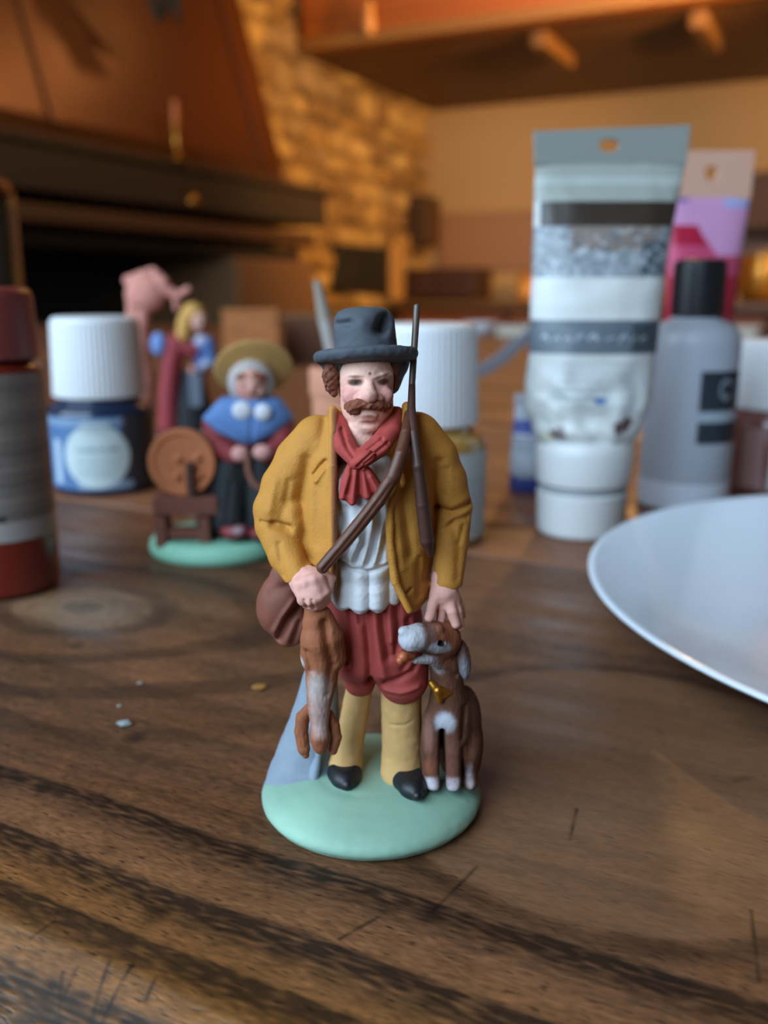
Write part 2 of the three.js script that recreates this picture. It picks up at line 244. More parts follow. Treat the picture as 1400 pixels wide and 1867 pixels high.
  const tail = poly([[-2.27, 56.84], [-1.22, 56.69], [-0.01, 55.92], [1.57, 53.6], [1.57, 52.51], [0.28, 52.04], [-0.94, 51.81], [-1.86, 51.26], [-2.78, 50.95], [-3.53, 51.57], [-4.45, 51.89], [-4.27, 54.22], [-3.33, 56.53]], 6.6, 9.4, 0.4);
  clay(kerchief, 'tail', relief(tail, 3, [0.45, 0.6, [-1.57, 56.57], [-1.51, 54.41], [-1.61, 51.45]], [0.35, 0.4, [-2.33, 56.53], [-3.19, 52.84]], [0.35, 0.4, [-0.83, 55.77], [0.44, 52.41]], [0.5, -0.35, [-1.98, 56.38], [-2.54, 51.46]], [0.5, -0.35, [-1.07, 56.15], [-0.48, 52.3]], [0.4, -0.3, [-2.89, 55.3], [-3.9, 52.22]], [0.35, -0.25, [-0.09, 54.99], [1.04, 52.84]]), 0.15, scarf, mat.clay);
  // ---- head with painted face
  const skull = U(1.2, ell(V(-0.72, 67.91, 0.6), [4, 4.9, 4.6]), ell(V(-0.64, 64.11, 1.8), [3.75, 3.8, 4]), ell(V(-0.7, 61.37, 3.6), [1.9, 1.25, 1.7]), rod(V(-1.23, 61.4, 0.5), V(-1.42, 56.52, 0.4), 2.7, 3.1));
  const face = U(0.55, skull, ell(V(-2.82, 65.63, 4.1), [1.2, 1.2, 1.1]), ell(V(1.95, 65.6, 3.9), [1.2, 1.2, 1.1]), chain(0.4, [V(-0.42, 67.81, 4.5), 0.5], [V(-0.25, 66.85, 5.5), 0.75], [V(-0.17, 65.96, 6.4), 1.1]), ell(V(-1.25, 65.49, 5.6), [0.85, 0.65, 0.75]), ell(V(0.88, 65.47, 5.4), [0.85, 0.65, 0.75]),
    chain(0.4, [V(-3.13, 68.18, 3.6), 0.35], [V(-2.1, 68.48, 4.35), 0.4], [V(-1.26, 68.27, 4.5), 0.3]), chain(0.4, [V(0.65, 68.1, 4.4), 0.3], [V(1.65, 68.47, 4.2), 0.4], [V(2.65, 68.61, 3.2), 0.35]), ell(V(-0.35, 63.09, 5.4), [1.15, 0.35, 0.45]), ell(V(-0.35, 62.46, 5.3), [1.05, 0.45, 0.6]));
  const faceCut = cut(0.5, face, ell(V(-2.23, 67.59, 5.35), [1.2, 0.65, 0.5]), ell(V(1.88, 67.56, 5.1), [1.2, 0.65, 0.5]), rod(V(-1.33, 62.86, 6.2), V(0.66, 62.84, 6.1), 0.1), rod(V(-1.65, 61.81, 5.6), V(0.57, 61.8, 5.5), 0.25), fold(0.2, V(-1.95, 59.95, 3.6), V(-0.7, 59.59, 3.8), V(0.55, 59.92, 3.4)));
  const lids = U(0.5, faceCut, ell(V(-1.89, 58.81, 3.4), [2.7, 3.2, 1.8]));
  const head = clay(t, 'head', bumpy(lids, 0.05, 1.6), 0.13, spots(brushed('#e9b7a2', 0.05, 0.8), [
    [V(-3.27, 65.44, 4.5), [2.2, 1.9, 3], '#c9807a', 0.7, 0, 0.7], [V(2.26, 65.67, 4.5), [1.8, 1.8, 3], '#c9807a', 0.7, 0, 0.7], [V(-0.16, 65.93, 6.8), [1, 0.9, 1.5], '#c98f82', 0.5, 0, 0.7],
    [V(-2.24, 67.59, 5), [1.15, 0.5, 2], '#573427', 0.4, 0.05], [V(1.88, 67.62, 4.9), [1.05, 0.5, 2], '#573427', 0.4], [V(-2.09, 67.55, 5), [0.3, 0.3, 2], '#1c1412', 0.3],
    [V(-2.24, 68.39, 5), [1.1, 0.2, 2], '#94705c', 0.6, 0.05], [V(1.57, 68.46, 5), [1.35, 0.2, 2], '#8a6452', 0.6, 0.3], [V(-0.34, 62.71, 6), [1.05, 0.5, 2], '#a2604f', 0.4], [V(-0.18, 68.84, 5), [0.22, 0.22, 2], '#7a5a52', 0.5]]), painted(0.6));
  const curl = (f, a) => (x, y, z) => f(x, y, z) - a * (Math.sin(x * 5 + 2 * noise(y, z, x)) * Math.sin(y * 5.2) * Math.sin(z * 5 + 1));
  clay(head, 'hair', U(0.3, curl(chain(0.4, [V(-5.54, 69.84, 1.4), 0.95], [V(-5.78, 68.31, 1.6), 1.25], [V(-5.66, 66.73, 1.4), 1], [V(-5.35, 65.66, 1.6), 0.5]), 0.16), curl(chain(0.4, [V(3.05, 70.13, 1.2), 0.7], [V(3.29, 68.25, 0.9), 0.7], [V(3.3, 66.49, 0.6), 0.6]), 0.15), curl(ell(V(-1.09, 67.51, -2), [4.3, 4.6, 3.2]), 0.15)), 0.13, brushed('#6b3a26', 0.18, 1), mat.clay);
  clay(head, 'moustache', curl(U(0.35, chain(0.5, [V(-0.25, 64.55, 6.6), 0.42], [V(-1.62, 64.8, 6.2), 0.75], [V(-2.63, 64.35, 5.6), 0.85], [V(-3.26, 64.27, 5), 0.62]), chain(0.5, [V(-0.09, 64.55, 6.6), 0.42], [V(1.04, 64.62, 6), 0.7], [V(1.95, 64.05, 5.1), 0.6], [V(2.65, 64.33, 4.2), 0.38]), ell(V(-2.33, 63.73, 5.6), [1, 0.62, 0.6])), 0.11), 0.11, brushed('#7a4229', 0.2, 1.2), mat.clay);
  // ---- hat: brim rolled up, pinched crown, filled in behind the head
  const hc = V(-0.8, 70.59, 0), tilt = (f) => turnIn(f, hc, -0.16, 0, 0.045);
  const at = (dx, dy, dz) => V(hc[0] + dx, hc[1] + dy, hc[2] + dz);
  const brimFlat = (x, y, z) => { const a = (x - hc[0]) / 7.5, b = (z - hc[2]) / 7.1, r = Math.hypot(a, b), lift = 0.4 * sstep(0.6, 1, r) - 0.5 * sstep(0.2, 1, -b); const dy = y - hc[1] - lift;
    const rr = (r - 0.905) * 7.2; return Math.hypot(Math.max(rr, 0), dy * (dy > 0 ? 0.92 : 0.8)) - 0.72 - 0.08 * noise(x, y, z); };
  const fill = loft(1.2, [70.51, -0.84, -2.2, 5.69, 5], [69.56, -0.93, -2.2, 6.42, 5.2], [67.43, -0.83, -2.8, 5.46, 4.6], [64.99, -0.27, -3, 4.03, 3.6]);
  const crown = loft(1.3, [hc[1] - 0.6, hc[0], hc[2], 4.75, 4.7], [hc[1] + 2, hc[0] + 0.02, hc[2], 4.5, 4.5], [hc[1] + 5.3, hc[0] - 0.05, hc[2] - 0.1, 4.35, 4.3], [hc[1] + 6.95, hc[0] - 0.05, hc[2] - 0.2, 3.9, 3.8]);
  const felt = brushed('#454b53', 0.08, 0.7);
  const hat = clay(t, 'hat', bumpy(U(0.5, tilt(brimFlat), fill), 0.06, 1), 0.18, felt, painted(0.78));
  clay(hat, 'crown', bumpy(relief(tilt(crown), 0, [0.85, 2.1, [1.8, 75.75], [1.35, 74.79]], [0.55, 0.5, [-4.62, 75.38], [-3.03, 75.6]], [0.8, -0.25, [-1.07, 75.61]]), 0.08, 0.8), 0.18, felt, painted(0.78));
  // ---- gun over the shoulder: barrel up, stock down
  const gun = clay(t, 'gun', U(0.3, chain(0.3, [V(5.83, 66.95, 0.5), 0.5], [V(5.68, 63.79, 3.6), 0.6], [V(5.9, 60.82, 7.2), 0.72], [V(6.48, 56.55, 9.1), 0.75]), chain(0.5, [V(6.48, 56.55, 9.1), 0.75], [V(7.13, 51.15, 9.2), 0.95], [V(7.82, 45.9, 8.8), 1.0], [V(8.32, 43.65, 8.5), 0.4])), 0.16, brushed('#45291f', 0.16, 0.9), painted(0.55), 'dark brown wooden stock');
  clay(gun, 'barrel', cut(0.1, rod(V(6.56, 77.77, -2.6), V(5.74, 65.83, 1), 0.5, 0.48), rod(V(6.56, 78.23, -2.7), V(6.48, 76.92, -2.4), 0.28)), 0.11, brushed('#5c5148', 0.12), mat.steel, 'thin dark grey metal barrel');
  // ---- strap across the chest
  const strap = chain(0.5, [V(5.38, 62.93, 3.6), 0.75], [V(4.91, 60.82, 7.2), 0.85], [V(4.12, 58.32, 9.6), 0.9], [V(3.07, 55.41, 10.3), 0.95], [V(0.89, 51.85, 10.2), 1], [V(-1.7, 48.45, 10), 1], [V(-4.47, 45.1, 10.2), 0.95], [V(-6.78, 42.51, 10.6), 0.9]);
  clay(t, 'strap', cut(0.3, bumpy(strap, 0.05, 0.8), chain(0.2, [V(2.69, 54.34, 11.4), 0.2], [V(-1.98, 47.88, 11.1), 0.22], [V(-6.57, 42.31, 11.5), 0.18])), 0.16, brushed('#56301f', 0.18, 1), painted(0.5));
  // ---- game bag
  clay(t, 'bag', bumpy(relief(U(0.8, ell(V(-13.83, 34.13, 1.5), [3.6, 5.2, 3.4], 0, 0, -0.25), ell(V(-12.35, 30.51, 2.2), [2.9, 3.3, 2.6], 0, 0, -0.5), rod(V(-13, 38.47, 2), V(-9.52, 39.54, 4), 2.2, 1)), -1, [0.6, 0.95, [-13.94, 29.1], [-12.52, 32.28], [-10.84, 34.68]], [0.5, -0.4, [-14.64, 30.5], [-13.23, 33.05], [-11.55, 35.37]], [0.5, 0.5, [-11.88, 28.75], [-10.82, 31.76]], [0.8, 0.3, [-14.87, 36.56], [-12.81, 37.41]]), 0.15, 0.4), h, brushed('#74402f', 0.12, 0.4), painted(0.72));
  // ---- hands
  const skin = brushed('#d79f90', 0.06, 0.9);
  const fist = U(0.7, ell(V(-8.6, 39.28, 8.6), [3, 2.6, 2.3], 0, 0, -0.4), rod(V(-10.45, 40.07, 7), V(-8.76, 39.28, 8.6), 1.9, 2.2),
    chain(0.3, [V(-10.13, 39.94, 10.6), 0.9], [V(-9.52, 37.97, 11), 0.95], [V(-8.88, 36.74, 9.6), 0.9]), chain(0.3, [V(-9.07, 40.43, 11.1), 0.95], [V(-8.39, 38.18, 11.6), 1], [V(-8, 36.72, 10), 0.9]), chain(0.3, [V(-8.07, 40.7, 11.2), 0.95], [V(-7.31, 38.5, 11.6), 1], [V(-7.21, 37.05, 10), 0.9]), chain(0.3, [V(-7.18, 40.65, 10.8), 0.85], [V(-6.5, 38.94, 11), 0.85], [V(-6.45, 37.56, 9.6), 0.8]),
    chain(0.3, [V(-6.93, 40.91, 8.6), 0.8], [V(-5.8, 40.36, 9.4), 0.8], [V(-5.94, 39.25, 10), 0.7]));
  clay(t, 'hand', bumpy(relief(fist, 4, [0.25, 0.2, [-9.28, 38.13], [-9, 36.67]], [0.25, 0.2, [-8.2, 38.29], [-8, 36.67]]), 0.16, 0.8), 0.14, skin, painted(0.75));
  const finger = (r, ...p) => chain(0.3, ...p.map((q, i) => [q, r * (1 - 0.12 * i)]));
  clay(t, 'hand', bumpy(U(0.4, rod(V(10.83, 38.49, 3.4), V(10.74, 36.73, 4), 2, 2.1), ell(V(10.83, 35.77, 4.2), [2.3, 2, 1.4]), finger(0.95, V(9.66, 36.34, 4.6), V(8.9, 34.91, 5.4), V(8.48, 33.41, 6.2)), finger(0.9, V(10.41, 35.32, 4.4), V(10.44, 33.78, 4.4), V(10.2, 32.3, 4.6)), finger(0.95, V(11.29, 35.57, 4.6), V(11.81, 34.13, 5.6), V(12.4, 32.23, 5.8)), finger(0.9, V(11.98, 35.53, 4), V(12.7, 33.76, 4.6), V(13.18, 31.18, 4.4)), finger(0.8, V(12.28, 35.94, 3.2), V(13.04, 34.56, 3.2), V(13.53, 32.5, 2.8))), 0.06, 1), 0.16, skin, painted(0.75));
  // ---- hare hanging head down
  const hare = U(0.8, chain(1.2, [V(-8.39, 36.28, 9), 1.2], [V(-7.89, 33.7, 9), 2], [V(-7.38, 31.18, 9), 2.9], [V(-7.05, 28.13, 8.8), 2.6], [V(-7.37, 24.51, 8.4), 2.3], [V(-7.83, 20.23, 8.6), 1.7], [V(-7.7, 17.68, 8.8), 1.35]), chain(0.8, [V(-6.85, 34.95, 9), 1.2], [V(-5.65, 31.52, 8.8), 1.6], [V(-5.07, 28.04, 8.6), 1.4]), ell(V(-8.3, 28.64, 9), [2, 2.6, 1.8]));
  const fur = (f, a) => (x, y, z) => f(x, y, z) + a * noise(x * 2.4, y * 0.9, z * 2.4);
  const hareMesh = clay(t, 'hare', fur(U(0.6, relief(hare, 4, [0.6, 0.7, [-6.7, 34.12], [-6.13, 30.34], [-5.69, 27.79]], [0.5, 0.4, [-9.15, 29.91], [-8.57, 26.93]], [0.5, 0.35, [-5.94, 26.93], [-6.39, 23.05]]), ell(V(-7.7, 15.85, 9.2), [1.5, 2, 1.5]), ell(V(-7.62, 14.36, 9.6), [1.05, 1.1, 1])), 0.05), 0.18, spots(brushed('#8f5230', 0.14, 0.8), [[V(-7.72, 23.57, 10.5), [1.6, 3, 3], '#b3a49d', 0.5], [V(-7.55, 19.42, 10.5), [1.5, 3.4, 3], '#ac9088', 0.5], [V(-10.15, 27.79, 8), [0.6, 0.9, 3], '#b9b4b2', 0.5], [V(-7.55, 14.85, 10.5), [1, 1.2, 2], '#84472b', 0.5]]), mat.clay);
  clay(hareMesh, 'ear', fur(chain(0.5, [V(-9.12, 20.02, 7.8), 0.7], [V(-10.37, 17.85, 7), 1.05], [V(-10.67, 15.42, 7), 1.05], [V(-10.26, 12.92, 7.6), 0.95], [V(-10.01, 12.12, 7.8), 0.6]), 0.08), 0.16, brushed('#8a5030', 0.12), mat.clay);
  clay(hareMesh, 'ear', fur(chain(0.5, [V(-6.36, 18.96, 7.8), 0.6], [V(-5.66, 16.89, 7.6), 0.85], [V(-5.35, 15.02, 7.8), 0.85], [V(-5.85, 13.07, 8.2), 0.7]), 0.08), 0.16, brushed('#8a5030', 0.12), mat.clay);
  // ---- dog
  const dogBody = U(1.2, chain(1.4, [V(11.13, 25.4, 3.4), 2.5], [V(11.44, 21.8, 3.4), 2.45], [V(11.77, 17.61, 3.2), 3.2], [V(13.24, 11.83, 1), 3.7], [V(13.98, 6.93, -0.6), 3.3]), ell(V(14.75, 15.4, 0.6), [2.3, 4.6, 3.4], 0, 0, 0.12), ell(V(15.31, 9.77, 1.6), [2, 3.6, 3.8], 0, 0, -0.1),
    chain(0.8, [V(9.53, 15.91, 4.4), 1.9], [V(9.14, 11.61, 5), 1.8], [V(9.27, 6.77, 5.2), 1.5]), chain(0.8, [V(12.47, 15.91, 4.4), 2], [V(12.51, 11.61, 5), 1.75], [V(12.58, 6.77, 5.2), 1.5]), rod(V(15.28, 7.41, 2.5), V(15.12, 5.19, 3.8), 1.4, 1.1));
  const paw = (c) => ell(c, [1.25, 0.85, 1.5]);
  const dogHead = U(0.7, ell(V(10.49, 29.34, 4.6), [2.9, 2.9, 2.9]), chain(0.8, [V(9.08, 30.24, 6.2), 2.5], [V(6.91, 30.96, 7.8), 2.1], [V(5.78, 31.03, 8.4), 1.95]), ell(V(4.56, 32.44, 9), [0.75, 0.6, 0.8]), chain(0.5, [V(10.19, 26.08, 5), 1.3], [V(8.43, 27.19, 7), 0.75], [V(6.35, 27.7, 8.6), 0.5]), chain(0.5, [V(8.54, 31.67, 7), 0.7], [V(9.79, 32.16, 7.4), 0.6]));
  const dog = clay(t, 'dog', fur(cut(0.35, relief(U(0.8, dogBody, dogHead, paw(V(9.39, 6.38, 6.3)), paw(V(12.42, 6.28, 6.3)), paw(V(15.09, 5.71, 5))), 0.5, [0.4, 1.5, [10.64, 14.96], [10.69, 11.78], [10.85, 6.26]], [0.4, 0.45, [13.76, 12.07], [13.9, 5.52]], [0.5, 0.5, [13.97, 18.48], [13.73, 13.92]], [0.5, 0.4, [10.41, 24.93], [12.46, 23.87]]),
      chain(0.2, [V(3.99, 30.15, 11), 0.35], [V(6.51, 29.73, 10.4), 0.42], [V(8.99, 28.56, 8.4), 0.3]), ell(V(9.95, 30.27, 8), [0.7, 0.42, 0.6], 0, 0, -0.4), rod(V(5.07, 31.56, 11), V(5.7, 31.65, 11), 0.1)), 0.05), 0.17,
    spots(brushed('#55301a', 0.32, 0.9), [[V(5.35, 31.46, 9.5), [2.3, 2.4, 4], '#b3b5ba', 0.35], [V(7.82, 27.36, 8), [2.4, 0.7, 3], '#b3b5ba', 0.4, -0.1], [V(9.7, 25.72, 6.4), [1, 1.4, 2], '#b0b2b8', 0.5, 0.5], [V(11.03, 16.59, 7), [1.5, 1.7, 3], '#aeb0b8', 0.4],
      [V(9.35, 6.79, 7), [1.4, 1, 3], '#b4aeb4', 0.35], [V(12.36, 6.7, 7), [1.5, 1.1, 3], '#b4aeb4', 0.35], [V(15.1, 7.07, 5.4), [0.6, 1.8, 2], '#9b8f92', 0.5], [V(9.31, 9.48, 7), [1.3, 1.6, 3], '#80492f', 0.5], [V(12.31, 9.94, 7), [1.3, 2, 3], '#744533', 0.5], [V(11.11, 31.11, 6), [3.2, 3, 4], '#82492b', 0.6], [V(11.18, 26.94, 6), [1.8, 2, 4], '#6b3c27', 0.6], [V(11.44, 10.77, 6), [2, 4, 4], '#62382a', 0.7], [V(8.42, 31.21, 8), [1, 1.8, 2], '#6f5148', 0.5], [V(8.55, 14.44, 6), [0.7, 2.4, 3], '#7a5346', 0.6], [V(9.53, 29.61, 7), [2, 1.05, 3], '#a9aeb8', 0.3, -0.25], [V(10.09, 30.04, 7), [0.8, 0.36, 3], '#221a17', 0.25, -0.5]]), painted(0.82));
  clay(dog, 'ear', fur(ell(V(13.73, 25.92, 4), [1.15, 3.2, 1.9], 0, 0, 0.14), 0.12), 0.16, spots(brushed('#54372b', 0.2), [[V(13.95, 24.8, 5.5), [0.9, 2, 3], '#83808a', 0.7]]), painted(0.82));
  clay(dog, 'tongue', chain(0.4, [V(5.78, 28.38, 8.8), 0.6], [V(4.56, 28.8, 10), 0.8], [V(4.16, 28.47, 10.4), 0.62]), 0.13, brushed('#a8592f', 0.06), mat.satin, 'orange tongue');
  clay(dog, 'collar', U(0.3, chain(0.4, [V(9, 22.44, 5), 0.6], [V(9.86, 21.65, 6), 0.8], [V(10.11, 20.28, 6.3), 0.5]), rod(V(9.94, 21.83, 6), V(11.71, 21.29, 5.6), 0.7, 0.5), rod(V(10.28, 20.5, 6.2), V(11.54, 21.16, 5.7), 0.4)), 0.14, brushed('#a8742a', 0.12, 1), mat.gold, 'gold painted collar');
  return t;
}

// ================================================================ TEXTURES (what surfaces are made of)
function paintMap(w, h, fn, repeatA = THREE.ClampToEdgeWrapping, srgb = true) {
  const d = new Uint8Array(w * h * 4);
  for (let j = 0; j < h; j++) for (let i = 0; i < w; i++) { const c = fn((i + 0.5) / w, (j + 0.5) / h), o = (j * w + i) * 4; d[o] = clamp(c[0], 0, 255); d[o + 1] = clamp(c[1], 0, 255); d[o + 2] = clamp(c[2], 0, 255); d[o + 3] = 255; }
  const t = new THREE.DataTexture(d, w, h); t.magFilter = THREE.LinearFilter; t.minFilter = THREE.LinearMipmapLinearFilter; t.generateMipmaps = true; t.wrapS = t.wrapT = repeatA; if (srgb) t.colorSpace = THREE.SRGBColorSpace; t.needsUpdate = true; return t;
}
function drawn(w, h, fn) { const c = document.createElement('canvas'); c.width = w; c.height = h; fn(c.getContext('2d'), w, h); const t = new THREE.CanvasTexture(c); t.colorSpace = THREE.SRGBColorSpace; return t; }
const lines2 = (pts, a, b) => { let m = 1e9; for (let i = 1; i < pts.length; i++) { const [x0, y0] = pts[i - 1], [x1, y1] = pts[i], ex = x1 - x0, ey = y1 - y0, t = clamp(((a - x0) * ex + (b - y0) * ey) / (ex * ex + ey * ey)); m = Math.min(m, Math.hypot(a - x0 - ex * t, b - y0 - ey * t)); } return m; };
// the near board: A from -0.22 to 0.22 m, B from EDGE - 0.02 to EDGE + 0.2 m
const EDGE = 0.0565, NEAR = 0.2;
const bandList = [[0.0975, 0.0016, 0.95], [0.0845, 0.0017, 0.9], [0.0752, 0.0015, 0.8], [0.0655, 0.002, 0.95], [0.1125, 0.0018, 0.35], [0.1215, 0.0022, 0.3], [0.1040, 0.0012, 0.25], [0.1330, 0.003, 0.28], [0.1500, 0.003, 0.25], [0.172, 0.004, 0.3], [0.195, 0.004, 0.25]];
const scratches = [[[-0.0407, 0.0962], [-0.0389, 0.1076]], [[-0.0492, 0.0859], [-0.0467, 0.0917]], [[-0.0029, 0.1151], [-0.0009, 0.1018]], [[-0.0288, 0.1201], [-0.0300, 0.1286]], [[-0.0751, 0.0642], [-0.0760, 0.0678]], [[-0.0685, 0.0637], [-0.0697, 0.0705]], [[-0.0650, 0.0676], [-0.0658, 0.0704]], [[-0.0849, 0.0688], [-0.0841, 0.0721]], [[-0.0700, 0.0635], [-0.0727, 0.0700]], [[-0.0733, 0.0609], [-0.0773, 0.0666]]];
const ringC = [-0.0266, 0.1467], knotC = [-0.1705, 0.1649];
function woodNear(u, v) {
  const A = -0.22 + 0.44 * u, B = EDGE - 0.02 + (NEAR + 0.02) * v;
  const wob = 0.0032 * noise(A * 9, B * 6, 1) + 0.0012 * noise(A * 30, B * 30, 2), Bw = B + wob;
  const n1 = noise(A * 8, Bw * 40, 3), n2 = noise(A * 90, Bw * 420, 4), n3 = noise(A * 620, Bw * 2100, 5), n4 = noise(A * 25, B * 25, 6), n5 = noise(A * 260, Bw * 900, 7);
  let c = mix3([128, 87, 58], [98, 65, 42], clamp(0.5 + (0.75 - 0.4 * sstep(0.1, 0.16, B)) * n1 + 0.4 * n2));
  const front = 1 - sstep(0.066, 0.094, B + 0.01 * n4);
  c = mix3(c, [134, 86, 34], 0.75 * front * (0.75 + 0.5 * n4));
  let k = 1 + 0.2 * n3 + 0.14 * n5 + 0.1 * n4;
  for (const [b, w, amt] of bandList) {
    const d = (Bw - b) / (w * 1.3); if (d > 2.5 || d < -4) continue;
    const streak = 0.5 + 1.3 * noise(A * 300, Bw * 1300, 9) + 0.7 * noise(A * 22, b * 90, 11);
    const g = d > 0 ? Math.exp(-d * d * 7) : Math.exp(-d * d * 0.24);
    k *= 1 - amt * clamp(0.34 * g + 0.55 * g * streak, 0, 0.68);
  }
  const pore = noise(A * 520, Bw * 2400, 13); if (pore > 0.32) k *= 1 - 0.8 * (pore - 0.32) / 0.68;
  const worn = 1 - sstep(0.0585, 0.063, B + 0.002 * n4); if (worn > 0) { k *= 1 - worn * 0.75 * clamp(0.25 + 1.4 * noise(A * 60, B * 160, 31)); c = mix3(c, [112, 104, 98], worn * 0.5 * clamp(0.3 + noise(A * 40, B * 90, 35))); }
  const rx = (A - ringC[0]) / 0.0425, ry = (B - ringC[1] + 0.003) / 0.0425, rr = Math.hypot(rx, ry) + 0.012 * n4;
  if (rr < 1.3) { const inside = 1 - sstep(0.97, 1.0, rr); c = mix3(c, [126, 92, 66], 0.55 * inside); k = k * (1 - inside) + (0.45 * k + 0.55) * inside; k *= 1 - 0.25 * Math.exp(-(((rr - 1.04) / 0.04) ** 2)); }
  const kr = Math.hypot((A - knotC[0]) * 0.62, B - knotC[1]) * 1000 + 5 * n4;   // cathedral arcs of the grain around a pale patch
  if (kr < 75) { const w = 1 - sstep(45, 75, kr); k *= 1 - 0.22 * w * sstep(0.2, 0.9, Math.sin(kr * 0.42 + 1)); c = mix3(c, [142, 118, 94], 0.9 * (1 - sstep(4, 24, kr))); }
  for (const s of scratches) { const d = lines2(s, A, B); k *= 1 - 0.5 * Math.exp(-((d / 0.00028) ** 2)) * (0.7 + 0.6 * noise(A * 400, B * 400, 3)); }
  const spot = noise(A * 140, B * 140, 21); if (spot > 0.52) k *= 1 - 1.1 * (spot - 0.52);
  return [c[0] * k, c[1] * k, c[2] * k];
}
const nearWood = paintMap(2048, 2048, woodNear, THREE.MirroredRepeatWrapping);
const farWood = paintMap(1024, 512, (u, v) => { const A = u * 0.9, B = v * 0.3, w = B + 0.006 * noise(A * 5, B * 5, 1); let c = mix3([132, 84, 54], [100, 61, 38], clamp(0.5 + 0.8 * noise(A * 3, w * 30, 2) + 0.4 * noise(A * 9, w * 220, 3))); const k = 1 + 0.15 * noise(A * 20, w * 600, 5); return c.map((x) => x * k); }, THREE.MirroredRepeatWrapping);
const grainMap = paintMap(256, 256, (u, v) => { const k = 205 + 40 * noise(u * 3, v * 30, 4) + 22 * noise(u * 8, v * 90, 8); return [k, k, k]; }, THREE.MirroredRepeatWrapping);
const roughMap = paintMap(512, 512, (u, v) => { const k = 120 + 60 * noise(u * 6, v * 30, 2) + 40 * noise(u * 14, v * 14, 6); return [255, k, 0]; }, THREE.MirroredRepeatWrapping, false);
const timber = (color, roughness = 0.6) => new THREE.MeshStandardMaterial({ color, roughness, map: grainMap });
const box = (w, h, d, r = 0.006, seg = 1) => new RoundedBoxGeometry(w, h, d, seg, Math.min(r, w / 2.1, h / 2.1, d / 2.1));

// ================================================================ THE ROOM
const inRoom = (g, a, y, b) => g.translate(a, y, -b);                         // geometry in room axes (A, y, -B)
const LEFT = -2.59, BACK = 5.74, RIGHT = 3.4, FRONT = WIN.b, TOP = 2.75;
const plaster = new THREE.MeshStandardMaterial({ color: '#a88a62', roughness: 0.95 });
structure('floor', inRoom(box(RIGHT - LEFT + 0.6, 0.1, BACK - FRONT + 0.6), (LEFT + RIGHT) / 2, -0.05, (BACK + FRONT) / 2), std('#5a4636', 0.7));
structure('ceiling', inRoom(box(RIGHT - LEFT + 0.6, 0.12, BACK - FRONT + 0.6), (LEFT + RIGHT) / 2, TOP + 0.06, (BACK + FRONT) / 2), std('#6e4c2c', 0.8));
const wallLeft = structure('wall_left', inRoom(box(0.2, TOP, BACK - FRONT + 0.4), LEFT - 0.1, TOP / 2, (BACK + FRONT) / 2), std('#8a6f4a', 0.95));
structure('wall_back', inRoom(box(RIGHT - LEFT, TOP, 0.2), (LEFT + RIGHT) / 2, TOP / 2, BACK + 0.1), plaster);
const pale = new THREE.MeshStandardMaterial({ color: '#d2ccc0', roughness: 0.95 });
structure('wall_right', inRoom(box(0.2, TOP, BACK - FRONT + 0.4), RIGHT + 0.1, TOP / 2, (BACK + FRONT) / 2), pale);
{ // front wall, behind the camera, with the window that lights the table
  const s = new THREE.Shape([[LEFT, 0], [RIGHT, 0], [RIGHT, TOP], [LEFT, TOP]].map((p) => new THREE.Vector2(...p)));
  const { a0, a1, y0, y1 } = WIN, ac = (a0 + a1) / 2, yc = (y0 + y1) / 2, b = FRONT - 0.08;
  s.holes.push(new THREE.Path([[a0, y0], [a0, y1], [a1, y1], [a1, y0]].map((p) => new THREE.Vector2(...p))));
  structure('wall_front', new THREE.ExtrudeGeometry(s, { depth: 0.2, bevelEnabled: false }).translate(0, 0, -FRONT), pale);
  const w = structure('window_1', mergeGeometries([inRoom(box(0.06, y1 - y0, 0.06), a0 + 0.03, yc, b), inRoom(box(0.06, y1 - y0, 0.06), a1 - 0.03, yc, b), inRoom(box(0.05, y1 - y0, 0.05), ac, yc, b), inRoom(box(a1 - a0, 0.06, 0.06), ac, y0 + 0.03, b), inRoom(box(a1 - a0, 0.06, 0.06), ac, y1 - 0.03, b)]), timber('#d8d2c4'));
  for (const k of [-1, 1]) structure('pane', inRoom(new THREE.BoxGeometry((a1 - a0) / 2 - 0.085, y1 - y0 - 0.12, 0.004), ac + k * ((a1 - a0) / 4 - 0.0175), yc, b), new THREE.MeshPhysicalMaterial({ color: '#ffffff', roughness: 0.02, transmission: 1, thickness: 0 }), w);
}
{ // rubble stones of the left wall beyond the hood
  const shapes = [0, 1, 2].map((v) => { const g = new THREE.SphereGeometry(0.5, 10, 7), p = g.attributes.position; for (let i = 0; i < p.count; i++) { const x = p.getX(i), y = p.getY(i), z = p.getZ(i), m = Math.max(Math.abs(x), Math.abs(y), Math.abs(z)) / 0.5, k = (0.55 / m + 0.45) * (1 + 0.16 * noise(x * 4 + v * 9, y * 4, z * 4)); p.setXYZ(i, x * k, y * k, z * k); } g.computeVertexNormals(); return g; });
  const tints = ['#a3824f', '#93703f', '#b08f5a', '#80613a', '#8f7450'].map((c) => std(c, 0.95));
  let y = 0.74;
  while (y < 2.3) {
    const hh = 0.085 + 0.07 * rnd(); let b = 3.05 + 0.15 * rnd();
    while (b < BACK - 0.05) { const w = 0.1 + 0.16 * rnd(); const s = structure('stone', shapes[Math.floor(rnd() * 3)], tints[Math.floor(rnd() * 5)], wallLeft); s.position.set(LEFT - 0.015 + 0.02 * rnd(), y + hh / 2, -(b + w / 2)); s.position.y += 0.03 * (rnd() - 0.5); s.rotation.x = 0.5 * (rnd() - 0.5); s.scale.set(0.12 + 0.04 * rnd(), hh * (0.85 + 0.25 * rnd()), w * 0.97); b += w; }
    y += hh;
  }
}
